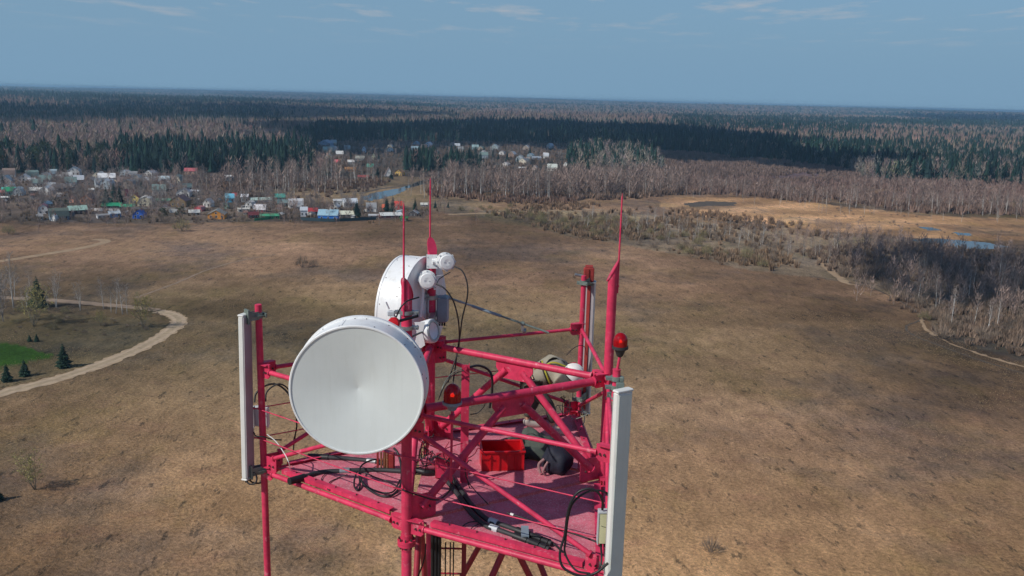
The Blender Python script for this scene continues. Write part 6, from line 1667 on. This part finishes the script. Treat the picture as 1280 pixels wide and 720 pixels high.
def fence(pp, h, rgb, label):
    P_ = [np.array(G(*p)) for p in pp]; o = empty('garden_fence', (*P_[0], 0), label, 'fence', 'fences along the village'); L0 = P_[0]
    mb, po = MB(), MB()
    for a, b in zip(P_[:-1], P_[1:]):
        u = (b - a) / np.linalg.norm(b - a); L_ = np.linalg.norm(b - a); m = (a + b) / 2 - L0
        mb.box((*m, h / 2 + .08), (L_, .05, h - .12), ax=[(*u, 0), (-u[1], u[0], 0), (0, 0, 1)])
        for k in range(int(L_ // 2.5) + 1):
            q = a + u * 2.5 * k - L0; po.box((q[0], q[1] + .06, h / 2), (.08, .08, h))
    mb.build('board_panel', hmat(rgb), o); po.build('post', DOORM, o)


fence([(376, 275.5), (400, 277), (418, 277.5), (440, 276.5), (470, 275)], 1.9, (38, 62, 70), 'dark teal board fence along the field below the blue house')
fence([(318, 276.5), (336, 274.5), (350, 270)], 1.6, (60, 140, 90), 'green fence beside the low green shed')
fence([(152, 262), (190, 261.5), (212, 262.5), (236, 263)], 1.5, (150, 145, 140), 'long grey fence below the yellow and cream houses')
fence([(109, 263), (124, 264), (150, 264.5)], 1.7, (195, 190, 188), 'pale fence right of the long barn with the pale green roof')
fence([(211, 266), (222, 266)], 2.2, (215, 215, 210), 'white corrugated fence panel below the olive brown house')

# ================================================================== SKY, LIGHT, AIR
w = bpy.data.worlds.new('World'); sc.world = w; w.use_nodes = True
nt = w.node_tree; N, L = nt.nodes, nt.links
bg = N['Background']
sky = N.new('ShaderNodeTexSky'); sky.sky_type = 'NISHITA'; sky.sun_disc = False
sky.sun_elevation = SUN_EL; sky.sun_rotation = math.atan2(SUN[0], SUN[1]); sky.altitude = 200; sky.air_density = 1.0; sky.dust_density = .6; sky.ozone_density = 2.0
tc = N.new('ShaderNodeTexCoord')
sx = N.new('ShaderNodeSeparateXYZ'); L.new(tc.outputs['Generated'], sx.inputs[0])
# flat cloud sheet seen from below: direction projected on a plane overhead
dv = N.new('ShaderNodeVectorMath'); dv.operation = 'DIVIDE'
mxz = N.new('ShaderNodeMath'); mxz.operation = 'MAXIMUM'; mxz.inputs[1].default_value = .012; L.new(sx.outputs[2], mxz.inputs[0])
cb = N.new('ShaderNodeCombineXYZ')
for i in range(3): L.new(mxz.outputs[0], cb.inputs[i])
L.new(tc.outputs['Generated'], dv.inputs[0]); L.new(cb.outputs[0], dv.inputs[1])
mp = N.new('ShaderNodeMapping'); mp.inputs['Scale'].default_value = (1.0, .5, 0); mp.inputs['Location'].default_value = (.4, 2.3, 0); L.new(dv.outputs[0], mp.inputs[0])
n1 = N.new('ShaderNodeTexNoise'); n1.inputs['Scale'].default_value = 1.0; n1.inputs['Detail'].default_value = 7; n1.inputs['Roughness'].default_value = .6; L.new(mp.outputs[0], n1.inputs['Vector'])
r1 = N.new('ShaderNodeMapRange'); r1.inputs[1].default_value = .53; r1.inputs[2].default_value = .70; r1.inputs[4].default_value = .75; L.new(n1.outputs[0], r1.inputs[0])
fd = N.new('ShaderNodeMapRange'); fd.inputs[1].default_value = .05; fd.inputs[2].default_value = .10; L.new(sx.outputs[2], fd.inputs[0])
ml = N.new('ShaderNodeMath'); ml.operation = 'MULTIPLY'; L.new(r1.outputs[0], ml.inputs[0]); L.new(fd.outputs[0], ml.inputs[1])
mx = N.new('ShaderNodeMix'); mx.data_type = 'RGBA'; L.new(ml.outputs[0], mx.inputs[0]); # the lowest degrees of this dull spring sky are slate blue rather than the model's yellow
hb = N.new('ShaderNodeMapRange'); hb.interpolation_type = 'SMOOTHSTEP'; hb.inputs[1].default_value = .02; hb.inputs[2].default_value = .30; hb.inputs[3].default_value = 1; hb.inputs[4].default_value = 0; L.new(sx.outputs[2], hb.inputs[0])
hm = N.new('ShaderNodeMix'); hm.data_type = 'RGBA'; tn = N.new('ShaderNodeMix'); tn.data_type = 'RGBA'; tn.blend_type = 'MULTIPLY'; tn.inputs[0].default_value = 1; L.new(sky.outputs[0], tn.inputs[6]); tn.inputs[7].default_value = (.72, .88, 1.04, 1)
L.new(hb.outputs[0], hm.inputs[0]); L.new(tn.outputs[2], hm.inputs[6]); hm.inputs[7].default_value = (2.30, 3.95, 5.65, 1)
L.new(hm.outputs[2], mx.inputs[6]); mx.inputs[7].default_value = (5.2, 5.4, 5.8, 1)
L.new(mx.outputs[2], bg.inputs['Color']); bg.inputs['Strength'].default_value = .085

sl = bpy.data.lights.new('sun', 'SUN'); sl.energy = 3.6; sl.angle = math.radians(.55); sl.color = (1, .955, .88)
so = bpy.data.objects.new('sun', sl); col.objects.link(so)
so.rotation_euler = Vector(tuple(SUN)).to_track_quat('Z', 'Y').to_euler()


def cloud(spots, alt, seed, label, n_lump=110, fill=1.45):
    """A cumulus whose shadow falls on the listed ground outline: lumps at altitude alt, shifted toward the sun."""
    g = np.random.default_rng(seed); W = np.array(gpoly(spots)); off = SUN[:2] / SUN[2] * alt
    lo, hi = W.min(0), W.max(0); pts = []
    n = 0
    while len(pts) < n_lump and n < 6000:
        n += 1; p = g.uniform(lo, hi)
        if inpoly([p[0]], [p[1]], [tuple(q) for q in W])[0]: pts.append(p)
    area = .5 * abs(np.dot(W[:, 0], np.roll(W[:, 1], 1)) - np.dot(W[:, 1], np.roll(W[:, 0], 1))); rr = math.sqrt(area / n_lump / math.pi) * fill
    import bmesh
    bm = bmesh.new(); bmesh.ops.create_icosphere(bm, subdivisions=2, radius=1); bv = np.array([v.co[:] for v in bm.verts]); bf = [[v.index for v in f.verts] for f in bm.faces]; bm.free()
    mb = MB()
    for p in pts:
        r = rr * g.uniform(.6, 1.35); lump = bv * (1 + .16 * np.sin(bv @ g.normal(size=3) * 4)[:, None]) * [r, r, r * .55] + [p[0] + off[0], p[1] + off[1], alt + g.uniform(0, r * .5)]
        mb.add(lump, bf, 0, True)
    m = mat('cloud_white', (.8, .8, .8), 1, var=.02); o = mb.build('cumulus_cloud', m); tag(o, label, 'cloud', None, 'structure')


cloud([(360, 166), (520, 160), (700, 160), (850, 164), (1000, 182), (1085, 206), (1070, 218), (960, 213), (830, 200), (720, 190), (560, 190), (380, 190)], 900, 1, 'cloud')
cloud([(-60, 136), (150, 136), (330, 138), (540, 146), (500, 156), (350, 154), (180, 157), (60, 160), (-60, 160)], 900, 2, 'cloud', 130, 1.5)
cloud([(1060, 316), (1180, 312), (1310, 322), (1320, 384), (1200, 386), (1120, 366), (1070, 346)], 700, 3, 'cloud', 170, 1.12)
cloud([(1130, 147), (1290, 150), (1290, 160), (1180, 160)], 900, 4, 'cloud')

mb = MB(); zlo, zhi = -8.0, 77.0
mb.box((0, 0, (zlo + zhi) / 2), (32000, 32000, zhi - zlo))
m, nt, N, L, b = new_mat('haze_air'); N.remove(b)
pv = N.new('ShaderNodeVolumePrincipled'); pv.inputs['Color'].default_value = (.46, .76, 1, 1); pv.inputs['Density'].default_value = 1.15e-4; pv.inputs['Anisotropy'].default_value = .2
L.new(pv.outputs[0], N['Material Output'].inputs['Volume'])
hzo = mb.build('haze', m); tag(hzo, kind='stuff')

cam = bpy.data.cameras.new('camera'); co = bpy.data.objects.new('camera', cam); col.objects.link(co); sc.camera = co
cam.sensor_width = 36; cam.lens = 36 * FPX / 1280; cam.clip_start = .1; cam.clip_end = 60000
r_, u_ = np.array([1, 0, 0]) * CR + up * SR, up * CR - np.array([1, 0, 0]) * SR
M = Matrix(((r_[0], u_[0], -fw[0], 0), (r_[1], u_[1], -fw[1], 0), (r_[2], u_[2], -fw[2], H), (0, 0, 0, 1)))
co.matrix_world = M
sc.render.resolution_x, sc.render.resolution_y = 1024, 576
sc.render.engine = 'CYCLES'
sc.cycles.use_denoising = True
sc.cycles.max_bounces = 8; sc.cycles.volume_bounces = 0; sc.cycles.transparent_max_bounces = 8
vs_ = sc.view_settings; vs_.view_transform = 'Standard'; vs_.look = 'None'; vs_.exposure = 0; vs_.gamma = 1; vs_.use_curve_mapping = False
